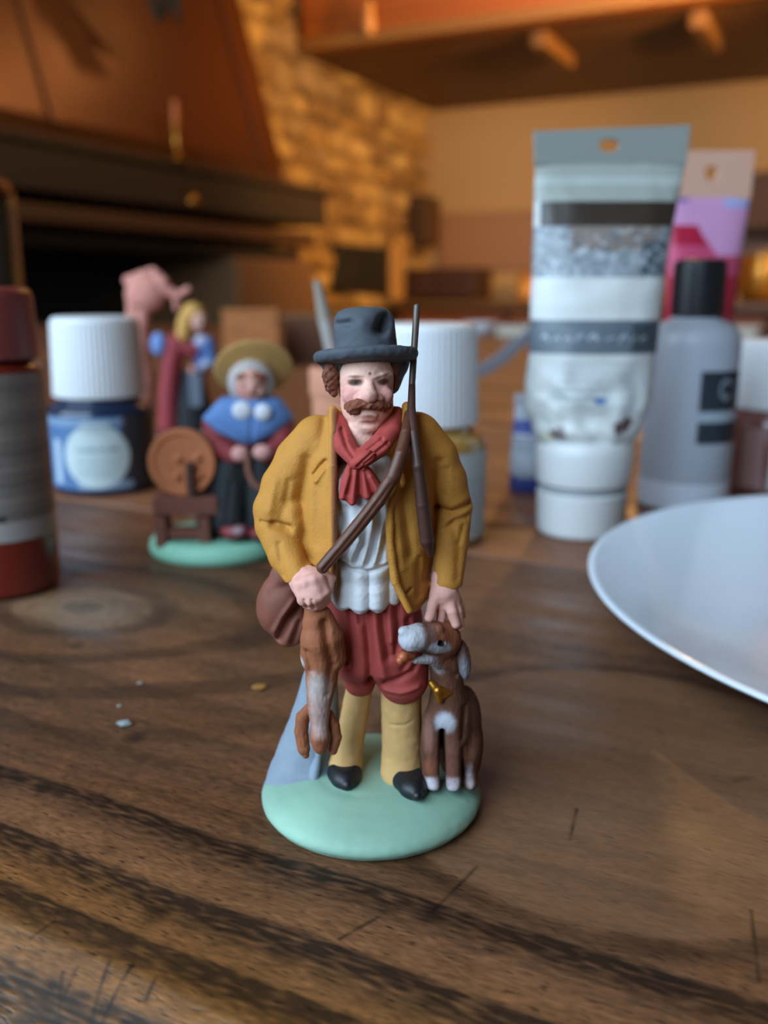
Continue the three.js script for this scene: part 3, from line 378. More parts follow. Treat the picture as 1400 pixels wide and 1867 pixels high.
const loft0 = structure('trim_1', inRoom(box(4.6, 0.12, 1.57, 0.01), 0.0 + -0.2, 2.02, 4.955), timber('#7a4d22'));       // boarded loft over the far end
structure('front_beam', inRoom(box(4.6, 0.62, 0.12, 0.01), -0.2, 2.27, 4.16), timber('#b9621a', 0.45), loft0);
for (const a of [-1.36, -0.68, 0, 0.68, 1.36]) structure('joist', inRoom(box(0.07, 0.07, 0.5, 0.01), a, 1.932, 4.5), timber('#8f6028'), loft0);
structure('edge_strip', inRoom(box(4.6, 0.05, 0.03, 0.006), -0.2, 1.985, 4.09), timber('#a8742f', 0.5), loft0);
structure('trim_2', inRoom(box(3.4, 0.36, 0.03, 0.004), -0.75, 1.15, BACK - 0.016), std('#8f6a4e', 0.55));              // backsplash panel

// ---- things in the far kitchen
const put = (name, label, category, a, y, b, group) => thing(name, label, category, room(a, y, b), 0, group);
{
  const t = put('range_hood', 'huge brown copper range hood leaning back to the left wall above the dark mantel beam', 'range hood', -2.3, 1.25, 2.0);
  const prof = new THREE.Shape([[-0.28, 0], [0.28, 0], [0.28, 0.05], [-0.08, 1.3], [-0.28, 1.3]].map((p) => new THREE.Vector2(...p)));
  const copper = new THREE.MeshStandardMaterial({ color: '#583013', roughness: 0.36, metalness: 0.5 });
  part(t, 'cowl', new THREE.ExtrudeGeometry(prof, { depth: 2.4, bevelEnabled: true, bevelSize: 0.008, bevelThickness: 0.008, bevelSegments: 1 }).translate(0, 0, -1.15), copper);
  for (const z of [-1.02, 0.0, 0.9]) part(t, 'seam', new THREE.BoxGeometry(0.02, 1.3, 0.05).rotateZ(0.28).translate(0.112, 0.665, z), std('#5c3218', 0.4, { metalness: 0.5 }));
  const m = put('mantel_beam', 'long dark timber mantel beam running under the copper hood', 'mantel', -2.29, 1.1, 2.12);
  part(m, 'beam', box(0.6, 0.12, 2.66, 0.01).translate(0, 0.06, 0), timber('#35210f', 0.6));
  part(m, 'brass_boss', new THREE.SphereGeometry(0.024, 14, 10).scale(0.7, 1, 1).translate(0.3, 0.03, -0.44), std('#b87a2c', 0.25, { metalness: 0.9 }));
  part(m, 'moulding', box(0.56, 0.03, 2.7, 0.008).translate(0.03, 0.135, 0), timber('#3d2712', 0.55));
  const f = put('fireplace', 'dark open fireplace with timber lintel and stone piers below the mantel beam', 'fireplace', -2.262, 0, 2.1);
  part(f, 'lintel', box(0.5, 0.05, 2.5, 0.008).translate(0.02, 1.045, 0), timber('#5b3516', 0.6));
  part(f, 'lintel', box(0.44, 0.045, 2.5, 0.008).translate(-0.02, 0.985, 0), timber('#2e1c0e', 0.6));
  part(f, 'pier', box(0.5, 0.96, 0.55, 0.02).translate(0, 0.48, -1.0), std('#6b4a2a', 0.9));
  part(f, 'pier', box(0.5, 0.96, 0.4, 0.02).translate(0, 0.48, 1.05), std('#6b4a2a', 0.9));
  part(f, 'hearth', box(0.52, 0.5, 1.55, 0.02).translate(0, 0.25, 0.08), std('#38291d', 0.9));
  part(f, 'fireback', box(0.05, 0.46, 1.55, 0.01).translate(-0.2, 0.73, 0.08), std('#0c0907', 0.9));
}
{
  const t = put('brass_candlestick', 'small brass candlestick glinting on the mantel in front of the copper hood', 'candlestick', -1.985, 1.247, 2.48);
  const brass = std('#b87a2c', 0.25, { metalness: 0.9 });
  part(t, 'stem', new THREE.LatheGeometry([[0.001, 0], [0.025, 0.0], [0.024, 0.01], [0.007, 0.02], [0.009, 0.06], [0.006, 0.08], [0.015, 0.1], [0.012, 0.11], [0.001, 0.11]].map((p) => new THREE.Vector2(...p)), 18), brass);
  part(t, 'candle', new THREE.CylinderGeometry(0.009, 0.01, 0.07, 12).translate(0, 0.145, 0), std('#c86a28', 0.5));
}
{
  const t = put('iron_door', 'black square iron oven door set in the stone wall', 'oven door', LEFT + 0.06, 0.855, 4.75);
  part(t, 'door', box(0.05, 0.2, 0.5, 0.01).translate(0, 0.105, 0), std('#0a0807', 0.7));
  part(t, 'frame', mergeGeometries([box(0.04, 0.03, 0.58).translate(0, 0.22, 0), box(0.04, 0.03, 0.58).translate(0, -0.01, 0), box(0.04, 0.24, 0.04).translate(0, 0.1, 0.28), box(0.04, 0.24, 0.04).translate(0, 0.1, -0.28)]), std('#1c140e', 0.7));
  part(t, 'handle', new THREE.CylinderGeometry(0.008, 0.008, 0.06, 8).translate(0.04, 0.1, 0.18), std('#2a201a', 0.5));
}
{
  const t = put('kitchen_counter', 'long low wooden counter along the far back wall', 'counter', -0.7, 0, 5.4);
  part(t, 'worktop', box(3.6, 0.04, 0.64, 0.008).translate(0, 0.76, 0), timber('#7a5a34', 0.4));
  for (let k = 0; k < 5; k++) { const d = part(t, 'door', box(0.66, 0.62, 0.03, 0.006).translate(-1.42 + k * 0.71, 0.4, 0.29), timber('#8a4f24', 0.5)); part(d, 'knob', new THREE.SphereGeometry(0.014, 8, 6).translate(-1.2 + k * 0.71, 0.55, 0.32), std('#2b1c10', 0.4)); }
  part(t, 'carcass', box(3.58, 0.74, 0.56, 0.004).translate(0, 0.37, -0.02), timber('#5f3a1c'));
  const c = put('wooden_chest', 'dark brown low chest of drawers standing on the far counter', 'chest', -2.29, 0.781, 5.46);
  part(c, 'case', box(0.5, 0.19, 0.3, 0.008).translate(0, 0.1, 0), timber('#3f2110'));
  for (const x of [-0.12, 0.12]) { const d = part(c, 'drawer', box(0.22, 0.15, 0.02, 0.004).translate(x, 0.1, 0.155), timber('#472612')); part(d, 'knob', new THREE.SphereGeometry(0.012, 8, 6).translate(x, 0.1, 0.175), std('#241308', 0.4)); }
  const b = put('chopping_board', 'pale upright chopping board leaning beside the black oven door', 'chopping board', LEFT + 0.1, 0.782, 5.15);
  part(b, 'board', box(0.03, 0.33, 0.18, 0.01).translate(0, 0.165, 0), timber('#cf9d5c', 0.5));
  part(b, 'handle', box(0.026, 0.08, 0.05, 0.01).translate(0, 0.36, 0), timber('#cf9d5c', 0.5));
  const s = put('wall_cupboard', 'narrow dark wall cupboard in the corner of the stone wall', 'cupboard', LEFT + 0.09, 1.12, 5.52);
  part(s, 'case', box(0.14, 0.3, 0.24, 0.006).translate(0, 0.15, 0), timber('#4a3014'));
  part(s, 'door', box(0.02, 0.27, 0.21, 0.004).translate(0.08, 0.15, 0), timber('#553818'));
  const j = put('storage_jar', 'small yellowish lidded jar on the far counter against the backsplash', 'jar', -1.78, 0.78, 5.5);
  part(j, 'body', new THREE.LatheGeometry([[0.001, 0], [0.05, 0], [0.055, 0.05], [0.05, 0.13], [0.001, 0.13]].map((p) => new THREE.Vector2(...p)), 18), std('#c08a45', 0.4));
  part(j, 'lid', new THREE.LatheGeometry([[0.001, 0.14], [0.03, 0.14], [0.05, 0.13], [0.052, 0.145], [0.02, 0.165], [0.001, 0.18]].map((p) => new THREE.Vector2(...p)), 18), std('#a8743a', 0.4));
  const w = put('high_cupboard', 'dark wall cupboard beneath the loft at the right edge', 'cupboard', -0.42, 1.15, 5.56);
  part(w, 'case', box(0.34, 0.3, 0.3, 0.006).translate(0, 0.15, 0), timber('#4d2f12'));
  part(w, 'door', box(0.31, 0.27, 0.02, 0.004).translate(0, 0.15, 0.16), timber('#553516'));
  const p = put('brass_pot', 'shiny brass pot with a ring handle on the far counter at right', 'pot', -0.42, 0.78, 5.3);
  const brass = std('#c48a38', 0.3, { metalness: 0.7 });
  part(p, 'bowl', new THREE.LatheGeometry([[0.001, 0], [0.09, 0], [0.12, 0.05], [0.125, 0.15], [0.11, 0.22], [0.12, 0.24], [0.112, 0.24], [0.1, 0.21], [0.1, 0.05], [0.001, 0.02]].map((p) => new THREE.Vector2(...p)), 24), brass);
  part(p, 'ring', new THREE.TorusGeometry(0.035, 0.007, 8, 20).translate(0, 0.17, 0.128), brass);
}
{ // bunch of dried herbs before the hood
  const t = put('herb_bunch', 'dark bunch of dried herbs hanging before the copper hood', 'herb bunch', -1.93, 1.62, 2.36), leaf = new THREE.SphereGeometry(0.5, 7, 5).scale(0.028, 0.11, 0.018).translate(0, -0.05, 0), m = [std('#2c2413', 0.95), std('#3a2e18', 0.95)];
  for (let k = 0; k < 26; k++) { const l = part(t, 'leaf', leaf, m[k % 2]); l.position.set(0.05 * (rnd() - 0.5), 0.3 - 0.22 * rnd(), 0.1 * (rnd() - 0.5)); l.rotation.set(1.1 * (rnd() - 0.5), rnd() * 3, 0.9 * (rnd() - 0.5)); }
  part(t, 'string', new THREE.CylinderGeometry(0.003, 0.003, TOP - 1.62 - 0.28, 6).translate(0, 0.28 + (TOP - 1.62 - 0.28) / 2, 0), std('#5a4a30', 0.9));
}
{ // hung from the loft beam
  const t = put('hanging_ornament', 'small pale ornament hanging on the front of the orange loft beam', 'ornament', -2.1, 1.98, 4.05);
  part(t, 'body', new THREE.LatheGeometry([[0.001, 0], [0.02, 0.01], [0.03, 0.05], [0.018, 0.1], [0.022, 0.13], [0.001, 0.16]].map((p) => new THREE.Vector2(...p)), 14), std('#c58a4e', 0.4));
  part(t, 'cord', new THREE.CylinderGeometry(0.004, 0.004, 0.2, 6).translate(0, 0.25, 0.0), std('#6e4a28', 0.8));
}
function lampFitting(label, a, y, b, power, rad) {
  const t = put('pendant_lamp', label, 'lamp', a, y, b, 'bare pendant bulbs');
  part(t, 'bulb', new THREE.SphereGeometry(rad, 18, 12), new THREE.MeshStandardMaterial({ color: '#ffe0b0', emissive: warm, emissiveIntensity: 6 }));
  part(t, 'socket', new THREE.CylinderGeometry(rad * 0.6, rad * 0.5, 0.05, 12).translate(0, rad + 0.02, 0), std('#2a1c10', 0.5));
  part(t, 'cord', new THREE.CylinderGeometry(0.004, 0.004, 0.16, 6).translate(0, rad + 0.12, 0), std('#1c140e', 0.8));
  const l = new THREE.PointLight(warm, power, 0, 2); l.castShadow = true; l.shadow.radius = rad / 0.02; t.add(l);
}
lampFitting('bare warm bulb hanging high above the table end before the orange loft beam', -0.6, 2.42, 3.0, 3.0, 0.045);
lampFitting('bare warm bulb hanging close before the slanted copper hood', -1.36, 2.27, 3.1, 0.55, 0.045);
function spotFitting(label, a, y, b, aim, power, cone) {
  const t = put('spot_lamp', label, 'lamp', a, y, b, 'warm spot lamps'), d = room(...aim).sub(room(a, y, b)).normalize(), q = new THREE.Quaternion().setFromUnitVectors(new THREE.Vector3(0, 0, 1), d);
  const turn = (g) => g.applyQuaternion(q);
  part(t, 'shade', turn(new THREE.LatheGeometry([[0.02, -0.1], [0.03, -0.098], [0.042, -0.05], [0.06, 0], [0.057, 0], [0.039, -0.05], [0.02, -0.09]].map((p) => new THREE.Vector2(...p)), 24).rotateX(Math.PI / 2)), std('#2a211a', 0.5));
  part(t, 'bulb', turn(new THREE.SphereGeometry(0.025, 14, 10).translate(0, 0, -0.045)), new THREE.MeshStandardMaterial({ color: '#ffe0b0', emissive: warm, emissiveIntensity: 6 }));
  part(t, 'stem', new THREE.CylinderGeometry(0.006, 0.006, TOP - y - 0.03, 8).translate(0, (TOP - y + 0.03) / 2, 0), std('#2a211a', 0.5));
  const l = new THREE.SpotLight(warm, power, 0, cone, 0.8, 2); l.position.copy(d.clone().multiplyScalar(0.005)); l.castShadow = true; l.shadow.radius = 2; t.add(l);
  const o = new THREE.Object3D(); o.name = 'aim'; o.position.copy(d); t.add(o); l.target = o;
}
spotFitting('warm spot lamp out at the right, turned to the stone wall', 0.2, 1.72, 3.4, [-2.59, 1.55, 4.5], 29, 0.75);
spotFitting('warm spot lamp out at the right, turned to the plastered back wall', 1.2, 1.7, 3.9, [-1.2, 1.45, 5.74], 17, 0.7);

// ================================================================ THE TABLE
{
  const A0 = -1.75, A1 = 1.0, TH = 0.038, t = thing('wooden_table', 'long worn brown plank table with dark grain, knife scratches and a pale ring stain', 'table', new THREE.Vector3(0, 0, 0));
  const woodA = new THREE.MeshPhysicalMaterial({ map: nearWood, roughness: 1, roughnessMap: roughMap, bumpMap: nearWood, bumpScale: 0.0003, specularIntensity: 0.55 });
  const woodB = new THREE.MeshPhysicalMaterial({ map: farWood, roughness: 1, roughnessMap: roughMap, clearcoat: 0.12, clearcoatRoughness: 0.4 });
  const edges = [EDGE, EDGE + NEAR, 0.5, 0.78, 1.05, 1.32, 1.56, 1.75];
  for (let i = 0; i < edges.length - 1; i++) {
    const b0 = edges[i] + (i ? 0.0004 : 0), b1 = edges[i + 1] - 0.0004, r = i ? 0.0012 : 0.016, prof = [];
    const arc = (cb, cy, rr, a0, a1, n) => { for (let k = 0; k <= n; k++) { const a = a0 + (a1 - a0) * k / n; prof.push([cb + rr * Math.cos(a), cy + rr * Math.sin(a)]); } };
    prof.push([b0 + 0.004, -TH]); prof.push([b0, -TH + 0.004]); arc(b0 + r, -r, r, Math.PI, Math.PI / 2, i ? 3 : 16); arc(b1 - 0.0012, -0.0012, 0.0012, Math.PI / 2, 0, 3); prof.push([b1, -TH]);
    const pos = [], uv = [], idx = []; let s = 0;
    prof.forEach((p, k) => { if (k) s += Math.hypot(p[0] - prof[k - 1][0], p[1] - prof[k - 1][1]); for (const A of [A0, A1]) { pos.push(A, TABLE + p[1], -p[0]); const bb = i ? edges[i] + p[0] * 0 + s : (p[0] > b0 + r ? p[0] : p[1] > -r * 1.01 ? EDGE + r - r * (Math.atan2(p[1] + r, p[0] - b0 - r) - Math.PI / 2) : EDGE - 0.012); uv.push(i ? (A + i * 0.37) / 0.9 : (A + 0.22) / 0.44, i ? bb / 0.3 : (bb - EDGE + 0.02) / (NEAR + 0.02)); } });
    for (let k = 0; k < prof.length - 1; k++) { const o = k * 2; idx.push(o, o + 1, o + 2, o + 1, o + 3, o + 2); }
    const n = prof.length; for (const e of [0, 1]) for (let k = 1; k < n - 1; k++) idx.push(...(e ? [1, 2 * k + 1, 2 * k + 3] : [0, 2 * k + 2, 2 * k]));
    idx.push(0, 2 * (n - 1), 1, 1, 2 * (n - 1), 2 * (n - 1) + 1);
    let g = new THREE.BufferGeometry(); g.setAttribute('position', new THREE.Float32BufferAttribute(pos, 3)); g.setAttribute('uv', new THREE.Float32BufferAttribute(uv, 2)); g.setIndex(idx); g = toCreasedNormals(g, 0.6);
    part(t, 'plank', g, i ? woodB : woodA);
  }
  part(t, 'apron', mergeGeometries([inRoom(box(A1 - A0 - 0.2, 0.1, 0.03), (A0 + A1) / 2, TABLE - TH - 0.05, 0.16), inRoom(box(A1 - A0 - 0.2, 0.1, 0.03), (A0 + A1) / 2, TABLE - TH - 0.05, 1.65), inRoom(box(0.03, 0.1, 1.5), A0 + 0.1, TABLE - TH - 0.05, 0.905), inRoom(box(0.03, 0.1, 1.5), A1 - 0.1, TABLE - TH - 0.05, 0.905)]), timber('#5a3a24'));
  for (const a of [A0 + 0.12, A1 - 0.12]) for (const b of [0.18, 1.63]) part(t, 'leg', inRoom(box(0.08, TABLE - TH, 0.08, 0.008), a, (TABLE - TH) / 2, b), timber('#5a3a24'));
}
hunter();
// ================================================================ PAINT JARS
const lathe = (pts, n = 48) => new THREE.LatheGeometry(pts.map((p) => new THREE.Vector2(p[0] / 1000, p[1] / 1000)), n);
const capWhite = new THREE.MeshPhysicalMaterial({ color: '#d3d6d8', roughness: 0.42 });
function ribbedCap(r0, r1, y0, hgt, ribs) {          // closed cap with vertical ribs, in millimetres
  const n = ribs * 6, rows = [[0.93, y0], [1, y0 + 0.6], [1, y0 + hgt * 0.5], [1, y0 + hgt - 2.4], [0.985, y0 + hgt - 1.1], [0.94, y0 + hgt - 0.2], [0.86, y0 + hgt], [0.02, y0 + hgt]], pos = [], idx = [];
  rows.forEach(([k, y], j) => { for (let i = 0; i < n; i++) { const a = i / n * Math.PI * 2, r = (r0 + (r1 - r0) * (y - y0) / hgt) * k, rib = j > 0 && j < 4 ? 0.32 * Math.max(0, Math.sin(a * ribs)) : 0; pos.push((r + rib) * Math.cos(a) / 1000, y / 1000, (r + rib) * Math.sin(a) / 1000); } });
  for (let j = 0; j < rows.length - 1; j++) for (let i = 0; i < n; i++) { const a = j * n + i, b = j * n + (i + 1) % n; idx.push(a, a + n, b, b, a + n, b + n); }
  const g = new THREE.BufferGeometry(); g.setAttribute('position', new THREE.Float32BufferAttribute(pos, 3)); g.setIndex(idx); g.computeVertexNormals(); return g;
}
// a strip of label around a round bottle: from angle a0 to a1 (0 faces the camera)
function wrap(r, y0, y1, a0, a1, n = 40) {
  const g = new THREE.CylinderGeometry(r / 1000, r / 1000, (y1 - y0) / 1000, n, 1, true, a0, a1 - a0); return g.translate(0, (y0 + y1) / 2000, 0);
}
function paintJar(label, x, z, turn, bodyMat, paintMat, labelTex, k = 1) {
  const t = thing('paint_jar', label, 'jar', onTable(x, z), turn, 'white capped paint jars on the table'); t.scale.setScalar(k);
  part(t, 'body', lathe([[0.1, 0], [18.5, 0], [20.3, 0.5], [21, 2], [21, 31.5], [20.6, 33.5], [19, 35.2], [17.2, 36], [16.6, 37], [16.6, 41]], 64), bodyMat);
  if (paintMat) part(t, 'paint', lathe([[0.1, 1.2], [19.4, 1.2], [20, 2.4], [20, 31], [18, 34.4], [0.1, 34.4]], 48), paintMat);
  part(t, 'cap', ribbedCap(18, 17, 38.3, 31.7, 56), capWhite);
  if (labelTex) part(t, 'label', wrap(21.12, 3.2, 31.8, -1.75, 1.75), new THREE.MeshStandardMaterial({ map: labelTex, roughness: 0.4, side: THREE.DoubleSide }));
  return t;
}
const smudges = (g, x0, y0, w, h, rows, color, a) => {  // unreadable small print: rows of uneven grey strokes
  g.fillStyle = color; for (let r = 0; r < rows; r++) { let x = x0; const y = y0 + h * r / rows; while (x < x0 + w) { const l = 4 + 22 * rnd(); g.globalAlpha = a * (0.4 + 0.6 * rnd()); g.fillRect(x, y, l, h / rows * 0.5); x += l + 3 + 5 * rnd(); } } g.globalAlpha = 1;
};
const blueLabel = drawn(1024, 400, (g, w, h) => {
  const gr = g; gr.fillStyle = '#4a6c96'; gr.fillRect(0, 0, w, h); gr.fillStyle = '#2a3138'; gr.fillRect(w * 0.61, 0, w * 0.4, h); gr.fillStyle = '#7790ab'; gr.fillRect(0, h * 0.02, w * 0.62, h * 0.1); gr.fillStyle = '#a9bccb'; gr.fillRect(w * 0.2, h * 0.32, w * 0.055, h * 0.62);
  gr.fillStyle = '#8398ae'; gr.fillRect(w * 0.36, h * 0.9, w * 0.3, h * 0.1);
  gr.fillStyle = '#b9c8c8'; gr.beginPath(); gr.ellipse(w * 0.47, h * 0.54, w * 0.18, h * 0.44, 0, 0, 7); gr.fill(); gr.fillStyle = '#a5b2b4'; gr.fillRect(w * 0.4, h * 0.06, w * 0.15, h * 0.16);
  smudges(g, w * 0.36, h * 0.42, w * 0.22, h * 0.1, 1, '#4b5a66', 0.9); smudges(g, w * 0.36, h * 0.56, w * 0.22, h * 0.3, 5, '#6d7a84', 0.6); smudges(g, w * 0.41, h * 0.1, w * 0.13, h * 0.08, 1, '#6d7a84', 0.6);
});
paintJar('blue paint jar with oval pale label and ribbed white cap beside the dark red bottle', -0.1165, -0.372, 0.26, new THREE.MeshPhysicalMaterial({ color: '#17263f', roughness: 0.12 }), null, blueLabel);
const greyLabel = drawn(1024, 400, (g, w, h) => { g.fillStyle = '#aab2b4'; g.fillRect(0, 0, w, h); smudges(g, w * 0.1, h * 0.3, w * 0.8, h * 0.4, 5, '#7c8688', 0.6); });
{
  const t = paintJar('ochre paint jar with grey label and ribbed white cap directly behind the hunter', 0.0125, -0.294, 0.3, new THREE.MeshPhysicalMaterial({ color: '#9c7434', roughness: 0.1, clearcoat: 0.6 }), null, null);
  part(t, 'label', wrap(21.12, 2.5, 30.5, -1.9, 1.9), new THREE.MeshStandardMaterial({ map: greyLabel, roughness: 0.5, side: THREE.DoubleSide }));
}
{
  const t = paintJar('brownish pink paint jar with white cap at the right edge behind the plate', 0.160, -0.372, 0, new THREE.MeshPhysicalMaterial({ color: '#6e4540', roughness: 0.12, clearcoat: 0.5 }), null, null, 0.87);
  part(t, 'label', wrap(21.12, 2.5, 22, -0.35, 2.2), new THREE.MeshStandardMaterial({ map: greyLabel, roughness: 0.5, side: THREE.DoubleSide }));
  part(t, 'sticker', wrap(21.15, 3, 31, -0.95, -0.5), std('#8c6d68', 0.4));
}

// ================================================================ BOTTLES
{ // dark red bottle cut by the left edge of the photo
  const t = thing('paint_bottle', 'tall dark red paint bottle with grey wrapped label cut off by the left edge', 'bottle', onTable(-0.1052, -0.2405), 0.2, 'paint bottles on the table');
  const red = new THREE.MeshPhysicalMaterial({ color: '#6a1f16', roughness: 0.3, clearcoat: 0.3 });
  part(t, 'body', lathe([[0.1, 0], [12.4, 0], [14, 0.7], [14.4, 2], [14.4, 58], [14, 60.5], [12.4, 62], [8, 63], [7.6, 66], [0.1, 66]], 48), red);
  part(t, 'cap', lathe([[0.1, 62.6], [13.4, 62.6], [14, 63.2], [13.6, 78.4], [13, 80.2], [11.6, 81], [0.1, 81]], 40), new THREE.MeshPhysicalMaterial({ color: '#7c3634', roughness: 0.4 }));
  const tex = drawn(1024, 600, (g, w, h) => { g.fillStyle = '#77706a'; g.fillRect(0, 0, w, h); for (let i = 0; i < 9; i++) { g.fillStyle = i % 2 ? '#837b74' : '#6b645f'; g.fillRect(0, h * (0.06 + i * 0.095), w, h * 0.04); } smudges(g, 0, h * 0.1, w, h * 0.66, 11, '#5c5652', 0.5); g.fillStyle = '#9a9694'; g.fillRect(0, h * 0.88, w, h * 0.12); g.fillStyle = '#33302f'; g.fillRect(0, h * 0.84, w * 0.56, h * 0.035); });
  part(t, 'label', wrap(14.55, 16, 59.5, -2.6, 2.6, 60), new THREE.MeshStandardMaterial({ map: tex, roughness: 0.45, side: THREE.DoubleSide }));
}
{ // black glass bottle behind it
  const t = thing('glass_bottle', 'black glass bottle with bright glint behind the dark red bottle at left edge', 'bottle', onTable(-0.254, -0.56));
  const glass = new THREE.MeshPhysicalMaterial({ color: '#0c0b09', roughness: 0.06, clearcoat: 1 });
  part(t, 'body', lathe([[0.1, 3], [28, 0], [33, 1.5], [35, 5], [35.3, 128], [34.6, 138], [31, 144], [22, 147], [15, 149], [13.5, 156], [13.2, 170], [0.1, 170]], 48), glass);
  part(t, 'stopper', lathe([[0.1, 168], [14.5, 168], [15, 170], [14.8, 186], [13, 189], [0.1, 189]], 30), std('#17120e', 0.4));
}
{ // white bottle with a black cap behind the big tube
  const t = thing('paint_bottle', 'white plastic bottle with black cap and dark square label right of the big tube', 'bottle', onTable(0.1148, -0.34), -0.25, 'paint bottles on the table'); t.scale.y = 0.965;
  const white = new THREE.MeshPhysicalMaterial({ color: '#a9b0bb', roughness: 0.4, transmission: 0.1, thickness: 0 });
  part(t, 'body', lathe([[0.1, 0], [14.6, 0], [16.2, 0.8], [16.6, 2.4], [16.6, 63], [16, 67], [13.6, 70.5], [9, 72.5], [8.6, 76], [0.1, 76]], 48), white);
  part(t, 'cap', lathe([[0.1, 73.2], [9, 73.2], [9.5, 74], [9.3, 92], [8.7, 93.8], [7, 94.4], [0.1, 94.4]], 36), new THREE.MeshPhysicalMaterial({ color: '#14171d', roughness: 0.4 }));
  const tex = drawn(512, 512, (g, w, h) => { g.fillStyle = '#9aa7b1'; g.fillRect(0, 0, w, h); g.fillStyle = '#1b2a33'; g.fillRect(0, h * 0.0, w, h * 0.55); g.fillRect(0, h * 0.7, w, h * 0.3); g.strokeStyle = '#7d8a92'; g.lineWidth = 26; g.beginPath(); g.arc(w * 0.5, h * 0.25, h * 0.12, 0.6, 5.7); g.stroke(); });
  part(t, 'base_band', lathe([[14.8, 0.2], [16.5, 0.8], [16.85, 2.4], [16.85, 11], [16.5, 11.4]], 48), std('#c3cbd6', 0.45));
  part(t, 'label', wrap(16.72, 27, 54, 0.12, 1.35), new THREE.MeshStandardMaterial({ map: tex, roughness: 0.4, side: THREE.DoubleSide }));
}

// ================================================================ PAINT TUBES (cap down)
// rows: [y, centre x, half width, half thickness] in millimetres from the bottom of the skirt to the crimp
function tubeBody(rows, crumple, vTop) {
  const n = 72, m = 90, pos = [], uv = [], idx = [], y0 = rows[0][0], y1 = rows[rows.length - 1][0];
  const at = (y) => { let i = 0; while (i < rows.length - 2 && y > rows[i + 1][0]) i++; const a = rows[i], b = rows[i + 1], t = sstep(0, 1, clamp((y - a[0]) / (b[0] - a[0]))) * 0.5 + 0.5 * clamp((y - a[0]) / (b[0] - a[0])); return [a[1] + (b[1] - a[1]) * t, a[2] + (b[2] - a[2]) * t, a[3] + (b[3] - a[3]) * t]; };
  for (let j = 0; j <= m; j++) { const y = y0 + (y1 - y0) * j / m, [cx, hw, ht] = at(y); for (let i = 0; i <= n; i++) {
    const a = i / n * Math.PI * 2 - Math.PI / 2, c = Math.cos(a), s = Math.sin(a), p = 1 - 0.35 * clamp(1 - ht / hw), cr = crumple(c * hw, y, s);
    pos.push((cx + hw * Math.sign(c) * Math.abs(c) ** p * (1 + 0.02 * cr)) / 1000, y / 1000, (-s * (ht + cr * clamp(ht / 3)) ) / 1000);
    uv.push(0.5 + 0.25 * (s < 0 ? 1 - c : c - 1 + 0) * 0 + 0.5 * c * 0.98, (y - y0) / (vTop - y0)); } }
  for (let j = 0; j < m; j++) for (let i = 0; i < n; i++) { const a = j * (n + 1) + i, b = a + n + 1; idx.push(a, b, a + 1, a + 1, b, b + 1); }
  const g = new THREE.BufferGeometry(); g.setAttribute('position', new THREE.Float32BufferAttribute(pos, 3)); g.setAttribute('uv', new THREE.Float32BufferAttribute(uv, 2)); g.setIndex(idx); g.computeVertexNormals(); return g;
}
function crimp(cx, y0, y1, hw0, hw1, hx, hy, hr, tilt = 0, flat = 0.62) {  // flat end with a hanging hole
  const s = new THREE.Shape([[cx - hw0, y0], [cx + hw0, y0], [cx + hw1, y1 + tilt], [cx - hw1, y1 - tilt]].map((p) => new THREE.Vector2(p[0] / 1000, p[1] / 1000)));
  const h = new THREE.Path(); h.absellipse(hx / 1000, hy / 1000, hr / 1000, hr * flat / 1000, 0, Math.PI * 2); s.holes.push(h);
  return new THREE.ExtrudeGeometry(s, { depth: 0.0012, bevelEnabled: true, bevelSize: 0.0002, bevelThickness: 0.0002, bevelSegments: 1, curveSegments: 24 }).translate(0, 0, -0.0006);
}
